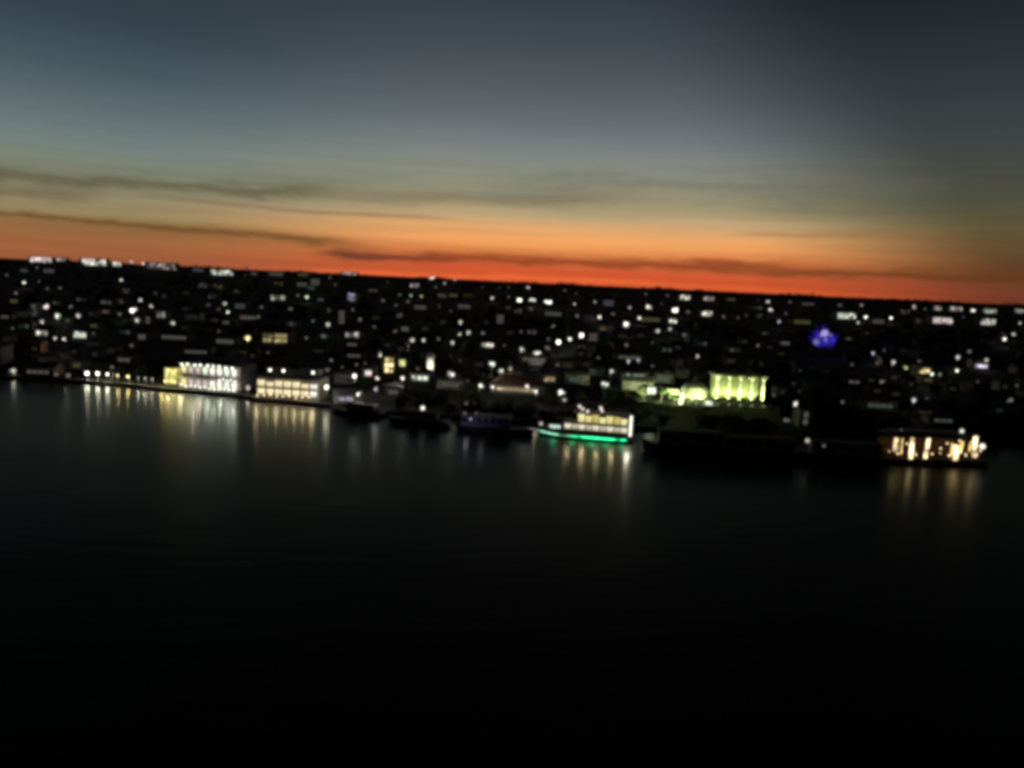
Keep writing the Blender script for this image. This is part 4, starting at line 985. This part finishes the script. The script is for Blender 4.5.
# ------------------------------------------------------------------ dusk sky, last of the sun
W = bpy.data.worlds.new('World'); S.world = W; W.use_nodes = True; nt = W.node_tree; nt.nodes.clear()
N = nt.nodes.new; Lk = nt.links.new
def val(x, sock):
    if isinstance(x, (int, float)): sock.default_value = x
    else: Lk(x, sock)
def mth(op, a, b=0.0, c=None, clamp=False):
    n = N('ShaderNodeMath'); n.operation = op; n.use_clamp = clamp; val(a, n.inputs[0]); val(b, n.inputs[1])
    if c is not None: val(c, n.inputs[2])
    return n.outputs[0]
def smooth(x, lo, hi):
    n = N('ShaderNodeMapRange'); n.interpolation_type = 'SMOOTHSTEP'; Lk(x, n.inputs['Value']); n.inputs['From Min'].default_value = lo; n.inputs['From Max'].default_value = hi; return n.outputs['Result']
def mix(f, a, b, mode='MIX'):
    n = N('ShaderNodeMix'); n.data_type = 'RGBA'; n.blend_type = mode; val(f, n.inputs[0])
    for x, k in ((a, 6), (b, 7)):
        if isinstance(x, tuple): n.inputs[k].default_value = x + (1,)
        else: Lk(x, n.inputs[k])
    return n.outputs[2]
tc = N('ShaderNodeTexCoord'); sp = N('ShaderNodeSeparateXYZ'); Lk(tc.outputs['Generated'], sp.inputs[0])
elev = mth('MULTIPLY', mth('ARCSINE', sp.outputs['Z']), 57.29578)
az = mth('MULTIPLY', mth('ARCTAN2', sp.outputs['X'], sp.outputs['Y']), 57.29578)
# slow waviness of the strata
cmb = N('ShaderNodeCombineXYZ'); Lk(mth('MULTIPLY', az, .045), cmb.inputs[0]); Lk(mth('MULTIPLY', elev, .35), cmb.inputs[1])
nz = N('ShaderNodeTexNoise'); nz.inputs['Scale'].default_value = 1.6; nz.inputs['Detail'].default_value = 4; nz.inputs['Roughness'].default_value = .5; Lk(cmb.outputs[0], nz.inputs['Vector'])
wob = mth('SUBTRACT', nz.outputs['Fac'], .5)
elev_w = mth('MULTIPLY_ADD', wob, .7, elev)
def ramp(stops):
    n = N('ShaderNodeValToRGB'); e = n.color_ramp.elements; n.color_ramp.interpolation = 'LINEAR'
    while len(e) < len(stops): e.new(.5)
    for el, (d, c) in zip(e, stops): el.position = min(1, max(0, (d + 2) / 92)); el.color = lin(c) + (1,)
    Lk(mth('DIVIDE', mth('ADD', elev_w, 2.0), 92.0), n.inputs['Fac']); return n.outputs['Color']
HIGH = [(22, (28, 33, 39)), (27, (16, 19, 23)), (38, (7, 8, 10)), (90, (3, 3, 4))]
C = ramp([(-2, (150, 50, 26)), (0, (224, 98, 53)), (.6, (204, 84, 44)), (1.2, (214, 98, 57)), (2.0, (214, 124, 69)), (2.9, (244, 163, 96)), (3.9, (224, 166, 108)), (4.7, (190, 164, 122)), (5.5, (160, 147, 112)), (6.4, (148, 142, 115)), (7.6, (138, 140, 124)), (9.4, (122, 128, 128)), (11.2, (102, 110, 114)), (13.5, (84, 91, 97)), (16, (68, 76, 83)), (18.9, (53, 61, 69))] + HIGH)
Lf = ramp([(-2, (90, 60, 40)), (0, (150, 88, 60)), (.7, (160, 96, 60)), (1.4, (156, 101, 62)), (2.2, (146, 104, 64)), (3.0, (150, 132, 90)), (4.0, (145, 132, 104)), (5.2, (132, 134, 112)), (6.2, (124, 134, 118)), (7.6, (112, 126, 124)), (9.4, (94, 110, 114)), (12, (70, 87, 95)), (14.8, (51, 66, 75)), (17, (47, 59, 67)), (19, (42, 52, 60))] + HIGH)
Rt = ramp([(-2, (70, 36, 26)), (0, (104, 54, 38)), (1.2, (114, 63, 42)), (2.2, (92, 59, 37)), (3.5, (96, 74, 46)), (4.6, (94, 84, 54)), (6, (79, 78, 61)), (7.4, (72, 74, 64)), (9, (66, 70, 67)), (10.8, (59, 65, 66)), (13, (50, 57, 61)), (15, (43, 49, 55)), (17, (36, 41, 46)), (18.5, (31, 36, 41)), (22, (23, 27, 31))] + HIGH[1:])
col = mix(smooth(mth('MULTIPLY', az, -1), 3, 27), C, Lf)
col = mix(smooth(mth('MULTIPLY_ADD', mth('SUBTRACT', elev, 4.0), .65, az), 14, 32), col, Rt)
col = mix(smooth(mth('ABSOLUTE', az), 40, 100), col, (.004, .005, .008))
# cloud streaks: (azimuth where the middle lies, half length, elevation, tilt per degree, half thickness, colour, strength)
cm3 = N('ShaderNodeCombineXYZ'); Lk(mth('MULTIPLY', az, .22), cm3.inputs[0]); Lk(mth('MULTIPLY', elev, .9), cm3.inputs[1])
n3 = N('ShaderNodeTexNoise'); n3.inputs['Scale'].default_value = 1.3; n3.inputs['Detail'].default_value = 5; n3.inputs['Roughness'].default_value = .6; Lk(cm3.outputs[0], n3.inputs['Vector'])
rag = mth('SUBTRACT', n3.outputs['Fac'], .5)
def streak(col, a0, half, e0, tilt, th, c, k, wobble=1.0):
    e = mth('SUBTRACT', elev, mth('MULTIPLY_ADD', mth('SUBTRACT', az, a0), tilt, e0))
    e = mth('MULTIPLY_ADD', wob, wobble * th * 7, e); e = mth('MULTIPLY_ADD', rag, th * 3.0, e)
    g = mth('POWER', 2.718, mth('MULTIPLY', mth('POWER', mth('ABSOLUTE', mth('DIVIDE', e, th)), 2.0), -1.0))
    d = mth('ABSOLUTE', mth('DIVIDE', mth('SUBTRACT', az, a0), half))
    f = mth('MULTIPLY', mth('MULTIPLY', g, mth('SUBTRACT', 1.0, smooth(d, .55, 1.0))), k)
    return mix(f, col, lin(c))
col = streak(col, -25, 15, 5.25, .04, .55, (98, 92, 68), .85, .35)
col = streak(col, -22, 16, 6.3, .03, .5, (116, 118, 100), .4, .5)
col = streak(col, -35, 8, 3.9, .05, .30, (104, 94, 68), .6, .5)
col = streak(col, -8, 12, 6.6, -.05, .35, (128, 132, 118), .5, .6)
col = streak(col, -15, 12, 4.35, -.01, .16, (134, 106, 74), .6)
col = streak(col, -24, 15, 2.5, -.035, .27, (112, 76, 42), .9, .5)
col = streak(col, -9, 6.5, 1.42, .0, .30, (104, 56, 42), .9, .4)
col = streak(col, 6, 17, 1.62, .014, .38, (150, 70, 38), .92, .4)
col = streak(col, -2, 7, .95, .0, .12, (220, 80, 54), .5, .5)
col = streak(col, 12, 9, .9, .01, .12, (220, 84, 52), .5, .5)
col = streak(col, -3, 13, 5.8, .04, .42, (122, 112, 90), .6, .5)
col = streak(col, 13, 18, 7.2, .02, .8, (100, 101, 90), .38)
col = streak(col, 22, 8, 4.2, .01, .2, (140, 108, 68), .4)
col = streak(col, 29, 17, 1.55, .015, .36, (98, 58, 28), .75, .4)
col = streak(col, -2, 16, .2, .0, .2, (248, 112, 62), .5)
# fine level strata
cm2 = N('ShaderNodeCombineXYZ'); Lk(mth('MULTIPLY', az, .03), cm2.inputs[0]); Lk(mth('MULTIPLY', elev, 1.1), cm2.inputs[1])
nf = N('ShaderNodeTexNoise'); nf.inputs['Scale'].default_value = 2.2; nf.inputs['Detail'].default_value = 3; Lk(cm2.outputs[0], nf.inputs['Vector'])
gain = mth('MULTIPLY_ADD', mth('SUBTRACT', nf.outputs['Fac'], .5), mth('SUBTRACT', .42, mth('MULTIPLY', smooth(elev, 1, 12), .32)), 1.0)
gc = N('ShaderNodeCombineXYZ'); [Lk(gain, gc.inputs[i]) for i in range(3)]
vm = N('ShaderNodeVectorMath'); vm.operation = 'MULTIPLY'; Lk(col, vm.inputs[0]); Lk(gc.outputs[0], vm.inputs[1]); col = vm.outputs[0]
# the Nishita twilight adds its own faint blue overhead
sky = N('ShaderNodeTexSky'); sky.sky_type = 'NISHITA'; sky.sun_disc = False; sky.sun_elevation = R(-4.0); sky.sun_rotation = R(0); sky.altitude = 45
bg1 = N('ShaderNodeBackground'); Lk(col, bg1.inputs['Color']); bg1.inputs['Strength'].default_value = 1.0
bg2 = N('ShaderNodeBackground'); Lk(sky.outputs[0], bg2.inputs['Color']); bg2.inputs['Strength'].default_value = .02
ad = N('ShaderNodeAddShader'); Lk(bg1.outputs[0], ad.inputs[0]); Lk(bg2.outputs[0], ad.inputs[1])
out = N('ShaderNodeOutputWorld'); Lk(ad.outputs[0], out.inputs['Surface'])
sl = bpy.data.lights.new('sun', 'SUN'); sl.energy = .004; sl.angle = R(8); sl.color = (1, .45, .2)
so = bpy.data.objects.new('sun', sl); COL.objects.link(so)
so.rotation_euler = Vector((0, -math.cos(R(1)), -math.sin(R(1)))).to_track_quat('-Z', 'Y').to_euler()

# ------------------------------------------------------------------ render settings
S.view_settings.view_transform = 'Standard'; S.view_settings.look = 'None'; S.view_settings.exposure = 0; S.view_settings.gamma = 1
S.render.engine = 'CYCLES'
c = S.cycles
c.use_denoising = True; c.denoiser = 'OPENIMAGEDENOISE'; c.denoising_input_passes = 'RGB_ALBEDO_NORMAL'
c.use_adaptive_sampling = False; c.use_light_tree = True
c.max_bounces = 4; c.diffuse_bounces = 2; c.glossy_bounces = 2; c.transmission_bounces = 1; c.sample_clamp_indirect = 2.0
c.pixel_filter_type = 'BLACKMAN_HARRIS'; c.filter_width = 4.4
